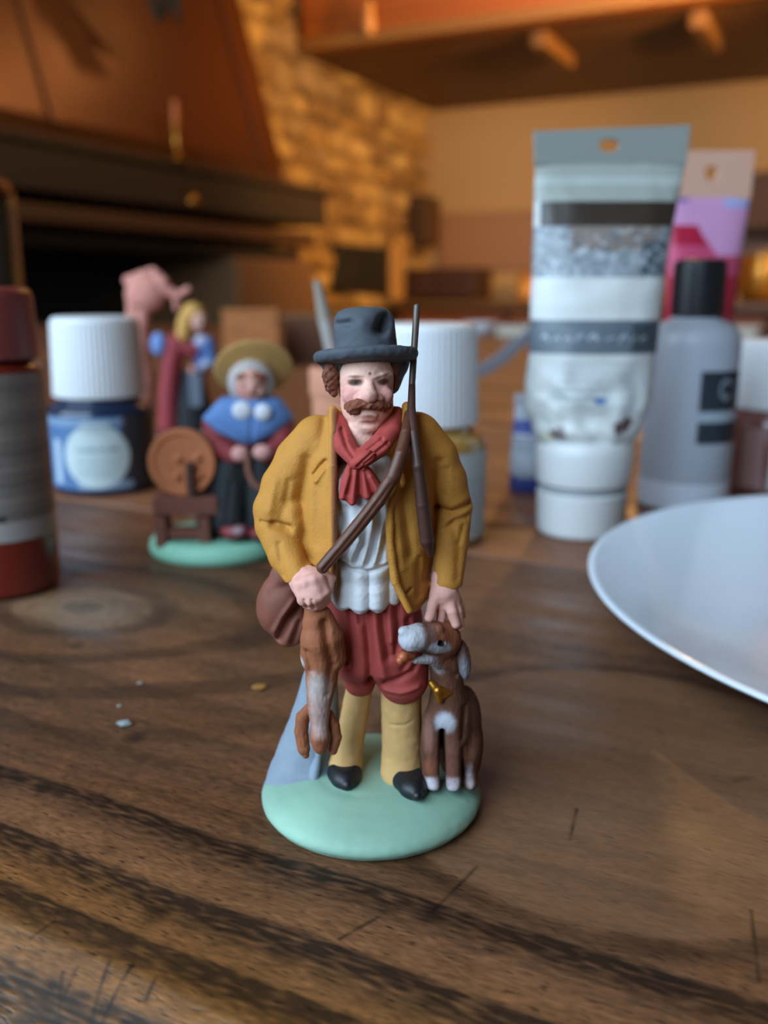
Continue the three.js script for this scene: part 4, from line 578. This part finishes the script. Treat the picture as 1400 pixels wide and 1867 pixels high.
{
  const t = thing('paint_tube', 'big crumpled white paint tube standing on its white cap, grey crimped top with hanging hole', 'tube', onTable(0.067, -0.299), 0, 'paint tubes standing on their caps');
  const cap = new THREE.MeshPhysicalMaterial({ color: '#c3c5c4', roughness: 0.4 });
  part(t, 'cap', lathe([[0.1, 0], [12.5, 0], [14.2, 0.6], [14.7, 2], [15.2, 14.4], [14.9, 15.4], [0.1, 15.4]], 48), cap);
  part(t, 'collar', lathe([[14.2, 15.4], [14.9, 15.6], [14.9, 17], [14.2, 17.2], [0.1, 17.2]], 48), std('#8f979c', 0.5));
  part(t, 'shoulder', lathe([[0.1, 17.2], [15, 17.2], [15.6, 18.4], [16.2, 28], [15.6, 31], [14, 33], [0.1, 33]], 48), cap);
  const tex = drawn(1024, 2048, (g, w, h) => {
    const Y = (mm) => h * (1 - (mm - 29) / (119 - 29));       // height above the table to canvas row
    g.fillStyle = '#b9bcb9'; g.fillRect(0, 0, w, h);
    const band = (m0, m1, c, x0 = 0, x1 = 1) => { g.fillStyle = c; g.fillRect(w * x0, Y(m1), w * (x1 - x0), Y(m0) - Y(m1)); };
    band(107, 119, '#92978f'); band(112, 114.5, '#a3aaa4'); band(99.5, 107, '#332a22', 0.06, 0.97); band(84, 99.5, '#8b9297'); band(92, 99.5, '#7c7068', 0.3, 0.85); band(85, 95, '#465058', 0.72, 0.93);
    for (let k = 0; k < 260; k++) { const x = rnd(), m = 84 + 15 * rnd(), c = rnd(); g.globalAlpha = 0.35 + 0.4 * rnd(); g.fillStyle = c < 0.45 ? '#b9c1c6' : c < 0.75 ? '#68737b' : '#4a535a'; g.fillRect(w * x, Y(m), 10 + 40 * rnd(), 10 + 26 * rnd()); } g.globalAlpha = 1;
    band(71, 84, '#c6c8c5'); band(60.5, 71, '#59636b'); band(61, 70, '#39434b', 0.7, 0.93);
    g.strokeStyle = '#b8c0c4'; g.lineWidth = 15; g.lineCap = 'round'; for (let k = 0; k < 9; k++) { const x = w * (0.12 + 0.085 * k), y = Y(65.6); g.globalAlpha = 0.55 + 0.3 * rnd(); g.beginPath(); g.moveTo(x - 22, y + 40 * (rnd() - 0.2)); g.quadraticCurveTo(x + 10 * rnd(), y - 70 * rnd(), x + 22, y + 34 * (rnd() - 0.3)); g.stroke(); } g.globalAlpha = 1;
    smudges(g, w * 0.24, Y(58), w * 0.5, Y(45) - Y(58), 5, '#89949a', 0.6); smudges(g, w * 0.18, Y(50), w * 0.4, Y(45) - Y(50), 2, '#7d888f', 0.6); g.fillStyle = '#4d6f9c'; g.fillRect(w * 0.49, Y(47), w * 0.06, 46);
    for (let k = 0; k < 14; k++) { g.globalAlpha = 0.75; g.fillStyle = '#4a3436'; const side = rnd() < 0.5; g.beginPath(); g.ellipse(w * ((side ? 0.22 : 0.74) + 0.14 * (rnd() - 0.5)), Y(34 + 4 * rnd() + (side ? 0 : 1.5)), 20 + 34 * rnd(), 16 + 22 * rnd(), rnd() * 3, 0, 7); g.fill(); } g.globalAlpha = 0.5; g.fillStyle = '#b8b270'; g.fillRect(w * 0.06, Y(35), 90, 40); g.globalAlpha = 1;
  });
  const crumple = (x, y, s) => { const k = sstep(62, 40, y); return (1.6 * k + 0.25) * noise(x * 0.16, y * 0.14, s * 1.5) * 1.6 + (0.8 * k) * noise(x * 0.4 + y * 0.2, y * 0.3, s * 2) + 0.4 * sstep(95, 104, y) * noise(x * 0.1, y * 0.1, 3); };
  part(t, 'body', tubeBody([[29, 0.3, 14.6, 14], [36, 0.1, 18, 14], [46, 0.2, 21, 12.4], [60, 1, 20.6, 11], [75, 1.2, 21, 9.2], [92, 1.8, 21.6, 6.6], [105, 2.6, 22.4, 3.8], [114, 3, 23.1, 1.6], [118.5, 3.2, 23.3, 0.75]], crumple, 119), new THREE.MeshPhysicalMaterial({ map: tex, roughness: 0.38 }));
  part(t, 'crimp', crimp(3.2, 118, 128.4, 23.3, 24, 2.6, 123.6, 3.3, 0.9), new THREE.MeshPhysicalMaterial({ color: '#80837d', roughness: 0.4 }));
}
{
  const t = thing('paint_tube', 'pink and crimson paint tube with pale flat holed end behind the big white tube', 'tube', onTable(0.1425, -0.42), 0.15, 'paint tubes standing on their caps');
  part(t, 'cap', lathe([[0.1, 0], [12, 0], [13, 1], [12.6, 14], [0.1, 14]], 36), std('#1a1a1e', 0.4));
  const tex = drawn(512, 1024, (g, w, h) => { g.fillStyle = '#a3203c'; g.fillRect(0, 0, w, h); g.fillStyle = '#b8486a'; g.fillRect(0, h * 0.2, w, h * 0.12); g.fillStyle = '#c48fb6'; g.beginPath(); g.moveTo(0, 0); g.lineTo(w, 0); g.lineTo(w, h * 0.24); g.lineTo(w * 0.55, h * 0.24); g.lineTo(w * 0.4, h * 0.12); g.lineTo(0, h * 0.12); g.fill(); g.fillStyle = '#9aa0cf'; g.fillRect(w * 0.6, 0, w * 0.4, h * 0.05); g.fillStyle = '#6a5a9a'; g.fillRect(0, h * 0.0, w * 0.3, h * 0.03); smudges(g, w * 0.2, h * 0.5, w * 0.6, h * 0.3, 6, '#d9a9b4', 0.5); });
  part(t, 'body', tubeBody([[13, 0, 12.5, 12.5], [20, 0, 14, 13], [50, 0.4, 15.2, 10], [90, 0.8, 17.2, 5.5], [116, 1, 18.6, 1.6], [120, 1, 18.8, 0.8]], (x, y, s) => 0.25 * noise(x * 0.1, y * 0.1, s), 121), new THREE.MeshPhysicalMaterial({ map: tex, roughness: 0.3 }));
  part(t, 'crimp', crimp(1, 119.5, 139, 18.8, 19, 0.5, 130, 3.2, 0.5, 1), new THREE.MeshPhysicalMaterial({ color: '#cda08a', roughness: 0.4 }));
}
{
  const t = thing('paint_tube', 'small grey paint tube on navy blue cap half behind the big white tube', 'tube', onTable(0.0605, -0.366), 0.1, 'paint tubes standing on their caps'); t.scale.y = 0.66;
  part(t, 'cap', lathe([[0.1, 0], [8, 0], [8.6, 0.8], [8.8, 2], [8.6, 9.6], [7.8, 10], [0.1, 10]], 30), std('#1b2b6a', 0.4));
  const tex = drawn(256, 512, (g, w, h) => { g.fillStyle = '#9aa4b0'; g.fillRect(0, 0, w, h); g.fillStyle = '#2f3f86'; g.fillRect(0, h * 0.28, w, h * 0.17); smudges(g, 0, h * 0.5, w, h * 0.2, 3, '#56616e', 0.7); smudges(g, 0, h * 0.8, w, h * 0.14, 2, '#6a7580', 0.5); });
  part(t, 'body', tubeBody([[9.5, 0, 8, 8], [14, 0.2, 9, 8.6], [30, 1.4, 9.8, 6], [48, 3, 10.6, 2.4], [54, 3.6, 11, 0.8]], (x, y, s) => 0.2 * noise(x * 0.2, y * 0.2, s), 58), new THREE.MeshPhysicalMaterial({ map: tex, roughness: 0.35 }));
  part(t, 'crimp', crimp(3.6, 53.6, 60, 11, 11, 3.6, 57, 0.6, 0.1, 1), std('#a7afb8', 0.4));
}

// ================================================================ PLATE, DISH, BOX, STRIP, CRUMBS
{
  const t = thing('plate', 'large round white plate on the right of the table, cut off by the edge', 'plate', onTable(0.1558, -0.1985));
  part(t, 'dish', lathe([[0.1, 3.4], [50, 3.6], [66, 4.6], [84, 7.2], [98, 10.4], [104.2, 12.2], [105.6, 12.4], [106.2, 11.9], [105.8, 11.2], [98, 8.4], [84, 5], [68, 2.4], [60, 1.6], [59, 0.2], [57.4, 0], [56, 1.4], [0.1, 1.6]], 128), new THREE.MeshPhysicalMaterial({ color: '#d8e3ee', roughness: 0.3, clearcoat: 0.5, clearcoatRoughness: 0.08 }));
  const d = thing('serving_dish', 'small white dish far back on the table behind the white capped ochre jar', 'dish', onTable(0.18, -1.72)); d.scale.setScalar(0.85);
  part(d, 'bowl', lathe([[0.1, 4], [24, 4], [34, 14], [38, 26], [39.4, 26.4], [36, 14], [26, 1], [0.1, 0]], 40), std('#c9ccd0', 0.35));
  part(d, 'foot', lathe([[22, 0], [24, 0], [24, 3], [20, 3]], 40), std('#c9ccd0', 0.35));
  const tr = thing('steel_tray', 'long grey metal tray lying along the far end of the table', 'tray', onTable(0.42, -1.58), -VIEW);
  part(tr, 'sheet', box(0.42, 0.006, 0.16, 0.002).translate(0, 0.004, 0), std('#8b8070', 0.35, { metalness: 0.5 }));
  part(tr, 'rim', mergeGeometries([box(0.42, 0.02, 0.006, 0.002).translate(0, 0.012, 0.08), box(0.42, 0.02, 0.006, 0.002).translate(0, 0.012, -0.08), box(0.006, 0.02, 0.16, 0.002).translate(0.21, 0.012, 0), box(0.006, 0.02, 0.16, 0.002).translate(-0.21, 0.012, 0)]), std('#9a8f80', 0.35, { metalness: 0.5 }));
  const b = thing('wooden_box', 'small plain orange brown wooden box behind the straw hat of the spinning woman', 'box', onTable(-0.1405, -0.98), 0.1, 'small wooden boxes far back on the table'); b.scale.setScalar(0.86);
  for (const [w, h, dd, x, y, z] of [[0.066, 0.066, 0.005, 0, 0.033, 0.03], [0.066, 0.066, 0.005, 0, 0.033, -0.03], [0.005, 0.066, 0.055, 0.0305, 0.033, 0], [0.005, 0.066, 0.055, -0.0305, 0.033, 0]]) part(b, 'side', box(w, h, dd, 0.001).translate(x, y, z), timber('#cc7a3a', 0.6));
  part(b, 'lid', box(0.068, 0.005, 0.066, 0.001).translate(0, 0.0685, 0), timber('#cc803e', 0.6));
  const b2 = thing('wooden_box', 'low dark brown wooden box just left of the hat of the hunter, farther back', 'box', onTable(-0.088, -1.08), 0.1, 'small wooden boxes far back on the table');
  for (const [w, h, dd, x, y, z] of [[0.06, 0.05, 0.005, 0, 0.025, 0.03], [0.06, 0.05, 0.005, 0, 0.025, -0.03], [0.005, 0.05, 0.055, 0.0275, 0.025, 0], [0.005, 0.05, 0.055, -0.0275, 0.025, 0]]) part(b2, 'side', box(w, h, dd, 0.001).translate(x, y, z), timber('#7a4622', 0.6));
  part(b2, 'lid', box(0.062, 0.004, 0.066, 0.001).translate(0, 0.052, 0), timber('#9a6a3c', 0.6));
  const g = thing('spatula', 'grey curved plastic spatula rising behind the gap between ochre jar and big tube', 'spatula', onTable(0.06, -0.62));
  const curve = new THREE.CatmullRomCurve3([[-0.012, 0.0245, 0.005], [0.004, 0.027, 0.003], [0.018, 0.0345, 0], [0.032, 0.046, -0.003], [0.047, 0.057, -0.006], [0.06, 0.062, -0.01]].map((p) => new THREE.Vector3(...p)));
  part(g, 'blade', new THREE.ExtrudeGeometry(new THREE.Shape([[-0.0042, -0.003], [0, -0.0042], [0.0042, -0.003], [0.0042, 0.003], [0, 0.0042], [-0.0042, 0.003]].map((p) => new THREE.Vector2(...p))), { steps: 30, extrudePath: curve }), std('#6a6e76', 0.45));
  part(g, 'stand', box(0.02, 0.026, 0.012, 0.002).translate(-0.012, 0.013, 0.005), std('#4a4d54', 0.5));
  part(g, 'grip', new THREE.CylinderGeometry(0.005, 0.006, 0.063, 12).translate(0.06, 0.0315, -0.01), std('#3a3d44', 0.5));
}
{ // brush leaning in a terracotta pot behind the hunter
  const t = thing('terracotta_pot', 'small salmon terracotta pot half hidden behind the left shoulder of the hunter', 'pot', onTable(-0.0135, -0.335)); t.scale.set(0.7, 1.28, 0.7);
  part(t, 'pot', lathe([[0.1, 0], [12, 0], [13, 1], [17, 26], [18.5, 27], [19, 40], [18, 41], [16.8, 40], [15.6, 26], [11.5, 3], [0.1, 3]], 40), std('#c98a6c', 0.85));
  part(t, 'rim', lathe([[18.5, 33], [20, 33.6], [20.2, 40.4], [19, 41.4], [17, 41], [17, 34]], 40), std('#c4866a', 0.85));
  const b = thing('paint_brush', 'pale grey paint brush leaning out of the terracotta pot left of the hat', 'brush', onTable(-0.004, -0.335));
  part(b, 'handle', new THREE.CylinderGeometry(0.0012, 0.0026, 0.055, 12).translate(0, 0.0275, 0).rotateZ(0.2).translate(-0.004, 0.004, 0), std('#a9a39b', 0.4));
  part(b, 'ferrule', new THREE.CylinderGeometry(0.0026, 0.0024, 0.012, 12).translate(0, 0.061, 0).rotateZ(0.2).translate(-0.004, 0.004, 0), std('#b9b4ae', 0.3, { metalness: 0.4 }));
  part(b, 'bristles', new THREE.CylinderGeometry(0.0014, 0.0026, 0.014, 12).translate(0, 0.074, 0).rotateZ(0.2).translate(-0.004, 0.004, 0), std('#8d8478', 0.9));
}
[[228, 1322, 1.15, '#8d9a9c', 'pale grey paint fleck lying on the wood left of the hunter, largest of the flecks'], [255, 1247, 0.6, '#8f8a80', 'tiny pale fleck on the wood just above the large grey fleck'], [217, 1288, 0.45, '#8f8a80', 'tiniest pale fleck just above the large grey fleck on the left'], [473, 1256, 1.2, '#9a6a2e', 'small ochre paint crumb on the wood beside the blue rock']].forEach(([px, py, r, c, label], i) => {
  const [a, b] = [[-0.1141, 0.1185], [-0.1242, 0.1342], [-0.1207, 0.1241], [-0.1005, 0.1433]][i], p = room(a, TABLE, b);
  const t = thing('paint_fleck', label, 'fleck', p, i * 1.3, 'paint flecks on the table top'); const g = new THREE.IcosahedronGeometry(r / 1000, 1); const q = g.attributes.position; for (let k = 0; k < q.count; k++) { const n = 1 + 0.5 * noise(q.getX(k) * 900, q.getY(k) * 900, q.getZ(k) * 900 + i); q.setXYZ(k, q.getX(k) * n * 1.2, q.getY(k) * n * 0.35, q.getZ(k) * n); } g.computeVertexNormals();
  g.computeBoundingBox(); g.translate(0, -g.boundingBox.min.y, 0); part(t, 'flake', g, std(c, 0.6));
});

// ================================================================ THE OTHER FIGURINES
{ // seated spinner
  const t = thing('spinner_figurine', 'blurred seated clay woman in straw hat and blue shawl beside a spinning wheel', 'figurine', onTable(-0.0525, -0.275));
  const h = 0.45, base = loft(0.6, [0, 0, 0, 20, 17.5], [2, 0, 0, 21, 18.4], [4.6, 0, 0, 20.6, 18], [6.2, 0, 0, 19, 16.5]); const bs = (x, y, z) => Math.max(base(x, y, z), -y); bs.full = true;
  clay(t, 'base', bs, 0.5, brushed('#86bfa4', 0.04), painted(0.55));
  const torso = loft(1.5, [6, 5.5, -2, 12.5, 11], [20, 6.5, -2, 11.5, 11.5], [30, 7, -2.5, 9.5, 10], [36, 7.2, -3, 7, 6]);
  clay(t, 'skirt', relief(U(2, torso, chain(1, [V(6.01, 26.78, 6), 5], [V(5.95, 12.98, 9), 5.5]), chain(1, [V(15.14, 26.78, 6), 5.5], [V(15.95, 13.84, 9), 5.8])), 1, [0.8, 1, [11.59, 27.97], [11.05, 12.89]], [0.6, 0.6, [6.92, 24.65], [5.62, 12.89]]), h, brushed('#16191c', 0.1), mat.clay);
  clay(t, 'bodice', U(1.5, ell(V(10.35, 37.41, -1), [9.5, 9, 6.5]), chain(1, [V(0.87, 40.1, 0), 4], [V(2.32, 34, 4), 3.6], [V(8.03, 32.04, 9), 2.5]), chain(1, [V(20.98, 40.1, 0), 4], [V(21.77, 34.5, 4), 3.6], [V(17.52, 32.37, 9), 2.5])), h, brushed('#7e2a2c', 0.06), mat.clay);
  const sh = poly([[3.31, 48.67], [20.74, 48.67], [25.31, 42.13], [19.61, 37.67], [12.08, 34.17], [3.18, 38.16], [-2.85, 42.46]], -4, 8.2, 1.2);
  clay(t, 'shawl', relief(both(2, sh, ell(V(10.35, 41.51, -2), [15.5, 11, 11])), 0, [0.6, 0.5, [13.9, 45.34], [12.57, 35.17]], [0.6, 0.4, [3.71, 42.08], [11.63, 36.33]]), h, brushed('#587db2', 0.06), mat.clay);
  clay(t, 'collar', U(0.5, ell(V(10.42, 45.44, 7.5), [3, 2.8, 1.3]), ell(V(16.58, 44.95, 7.5), [2.6, 2.6, 1.3])), h, brushed('#c9ccd2'), mat.clay);
  const head = clay(t, 'head', U(0.6, ell(V(12.64, 52.16, 2), [4.7, 5.6, 5]), ell(V(13.67, 52.02, 7), [0.8, 1, 1]), ell(V(10.76, 50.86, 5.2), [1.2, 1, 1]), ell(V(15.66, 50.86, 5.2), [1.2, 1, 1]), rod(V(12.4, 49.42, 1), V(12.25, 45.27, 1), 2.8)), 0.3, spots(brushed('#c79484'), [[V(10.8, 53.05, 6), [1, 0.5, 3], '#5a3a30', 0.4], [V(15.51, 53.05, 6), [1, 0.5, 3], '#5a3a30', 0.4], [V(10.23, 50.79, 6), [1.6, 1.4, 3], '#c07c72', 0.6], [V(13.61, 50.25, 7), [1.2, 0.4, 3], '#9a4a44', 0.5]]), mat.clay);
  clay(head, 'hair', U(0.6, ell(V(11.12, 55, 4.4), [2.8, 1.2, 2]), ell(V(15.04, 55.32, 4.4), [2.8, 1.2, 2])), 0.3, brushed('#7a3f26', 0.1), mat.clay);
  clay(head, 'bonnet', cut(0.6, ell(V(12.14, 52.9, -0.5), [7, 7, 6]), ell(V(13.29, 52.03, 5.5), [4.9, 5.4, 5.5])), 0.35, brushed('#a79f9c', 0.05), mat.clay);
  const hatC = V(12.62, 56.88, -4), straw = turnIn(U(1.2, ell(hatC, [12.2, 1.3, 11]), ell([hatC[0], hatC[1] + 1.5, hatC[2]], [6.5, 3.6, 6])), hatC, -0.95, 0, 0.16);
  clay(t, 'hat', straw, 0.4, brushed('#bf9556', 0.07), mat.clay);
  clay(t, 'hand', ell(V(9.77, 32.97, 10.5), [2.6, 2.5, 2]), 0.35, brushed('#c9938a'), mat.clay); clay(t, 'hand', ell(V(16.44, 33.46, 10.5), [2.8, 2.4, 2]), 0.35, brushed('#c9938a'), mat.clay);
  clay(t, 'thread', chain(0.3, [V(12.15, 31.83, 11.5), 0.85], [V(12.39, 27.64, 12), 0.9], [V(13.82, 24.42, 12.5), 0.9], [V(16.36, 22.76, 12.5), 0.8]), 0.3, brushed('#7d5140'), mat.clay);
  clay(t, 'shoe', U(0.6, ell(V(7.64, 9.83, 12), [4.2, 2.6, 4]), ell(V(5.34, 10.17, 12), [2, 2.3, 3])), 0.35, spots(brushed('#7e2228'), [[V(9.29, 10.89, 16), [1.6, 1.2, 3], '#a9959c', 0.6]]), mat.satin); clay(t, 'shoe', ell(V(15.87, 9.49, 12), [4.4, 2.5, 4]), 0.35, brushed('#6e1f22'), mat.satin);
  const wc = V(-7.59, 30.37, 9), wheelF = (x, y, z) => { const dx = x - wc[0], dy = y - wc[1], dz = z - wc[2], r = Math.hypot(dx, dy); return smax(Math.abs(dz) - (r > 8.2 ? 1.9 : 1.3), r - 10.1, 0.6); };
  clay(t, 'wheel', cut(0.5, U(0.4, wheelF, ...[V(-8.95, 31.99, 10.6), V(-3.24, 32.32, 10.6), V(-9.57, 26.69, 10.6), V(-2.69, 27.02, 10.6)].map((c) => ball([c[0] + 0.5, c[1] - 0.5, c[2]], 1.1))), ...[V(-9.76, 33.38, 11), V(-3.91, 33.71, 11), V(-10.39, 27.93, 11), V(-3.19, 28.43, 11)].map((c) => ball(c, 0.9))), 0.32, brushed('#b0683f', 0.07), mat.clay);
  clay(t, 'post', slab(V(-4.93, 25.32, 12), [1.1, 5.5, 1], 0.3), 0.3, brushed('#43271d'), mat.clay);
  clay(t, 'bench', U(0.3, slab(V(-6.61, 17.59, 9), [9.8, 2.7, 4.5], 0.6), slab(V(-14.54, 9.37, 9), [1.8, 4.9, 3.6], 0.5), slab(V(-1.37, 9.37, 9), [1.7, 4.9, 3.6], 0.5), slab(V(-7.91, 8.68, 9), [7, 1.6, 2.4], 0.4)), 0.35, brushed('#693a2b', 0.08), mat.clay);
}
{ // blonde woman in red
  const t = thing('woman_figurine', 'blurred clay figurine of a blonde woman in dark red cloak behind the spinning wheel', 'figurine', onTable(-0.107, -0.5));
  const h = 0.6, base = loft(0.6, [0, 0, 0, 16, 14], [3, 0, 0, 16, 14], [4.6, 0, 0, 14, 12]); const bs = (x, y, z) => Math.max(base(x, y, z), -y); bs.full = true;
  clay(t, 'base', bs, h, brushed('#7fae98'), painted(0.55));
  clay(t, 'skirt', U(2, loft(1.5, [3, 1, 0, 12, 9.5], [18, 1.5, 0, 10, 8.5], [32, 2, 0, 7, 6], [38, 2, 0, 6, 5])), h, brushed('#1c1d24', 0.1), mat.clay);
  clay(t, 'cloak', U(1.6, chain(1.5, [V(-5.54, 52.53, 1), 5.5], [V(-8.34, 40.81, 2), 5.4], [V(-10.83, 24.53, 3), 5.6], [V(-11.53, 8.04, 4), 6]), rod(V(-5.43, 50.53, 2), V(4.78, 48.25, 3), 4.4, 4)), h, brushed('#8a2d34', 0.06), mat.clay);
  clay(t, 'bodice', U(1, ell(V(7.95, 48.12, 1), [5.5, 9, 5]), chain(1, [V(11.92, 52.58, 2), 3.2], [V(13.61, 42.44, 4), 3], [V(7.51, 39.16, 7), 2.4])), h, spots(brushed('#45669f', 0.08), [[V(10.92, 40.25, 6), [4, 3.4, 9], '#aab2cc', 0.4], [V(7.48, 54.83, 6), [3, 3, 9], '#b4b4c4', 0.5]]), mat.clay);
  clay(t, 'sleeve', ell(V(-14.63, 51.76, 3), [4.4, 6.5, 4]), h, brushed('#6685bb'), mat.clay);
  const head = clay(t, 'head', U(0.6, ell(V(7.49, 63.31, 1), [4.4, 5.6, 4.8]), ell(V(9.55, 62.89, 5.6), [0.8, 1, 1])), 0.45, spots(brushed('#c99a8c'), [[V(6.58, 64.6, 5), [0.8, 0.5, 3], '#5a3a30', 0.4], [V(10.98, 64.6, 5), [0.8, 0.5, 3], '#5a3a30', 0.4]]), mat.clay);
  clay(head, 'hair', bumpy(U(1, ell(V(3.5, 67, -2), [6.6, 6.8, 6]), chain(1, [V(0.21, 64.15, 0), 4.8], [V(-1.7, 55.48, 1.5), 4], [V(-3.62, 48.8, 2.5), 3])), 0.3, 0.5), 0.45, brushed('#c4934a', 0.1), mat.clay);
  clay(t, 'hand', ell(V(4.1, 38.07, 8), [2.4, 2.4, 2]), 0.5, brushed('#c9938a'), mat.clay);
  clay(t, 'apron', slab(V(5.25, 27.4, 7.5), [3.4, 9, 1.6], 0.8), h, brushed('#6e7888'), mat.clay);
}
{ // unpainted pink clay
  const t = thing('unpainted_figurine', 'unpainted pink clay figurine peeking above the white cap of the blue jar', 'figurine', onTable(-0.118, -0.45));
  const f = U(1.2, ell(V(2.9, 77.94, 0), [10, 9, 6.5]), chain(0.6, [V(-5.14, 84.62, 0), 2.6], [V(2.37, 86.41, 0), 3.2], [V(7.03, 89.22, 0), 2], [V(11.18, 83.6, 0), 3.6]), chain(0.6, [V(12.06, 80.51, 0), 3.4], [V(18.52, 77.42, 0), 2.2], [V(23.46, 80.77, 0), 1.6]), rod(V(17.72, 77.42, 0), V(17.41, 71.73, 0), 1.9, 1.5), chain(1, [V(-2.44, 77.42, 0), 3.6], [V(-4.09, 64.43, 0), 3.8], [V(-4.5, 45.93, 0), 5]), chain(1, [V(2.25, 76.13, 0), 4], [V(-0.52, 61.81, 0), 4], [V(-3.03, 35.19, 0), 5]), ell(V(-3.03, 35.19, 0), [7.5, 16, 6]));
  clay(t, 'body', bumpy(f, 0.3, 0.35), 0.6, brushed('#c17f70', 0.05, 0.3), mat.clay);
  const base = loft(0.6, [0, 0, 0, 14, 12], [3, 0, 0, 14, 12], [8, 0, 0, 11, 9]); const bs = (x, y, z) => Math.max(base(x, y, z), -y); bs.full = true;
  clay(t, 'base', bs, 0.7, brushed('#bd7c6c', 0.04), mat.clay);
}
renderer.render(scene, camera);
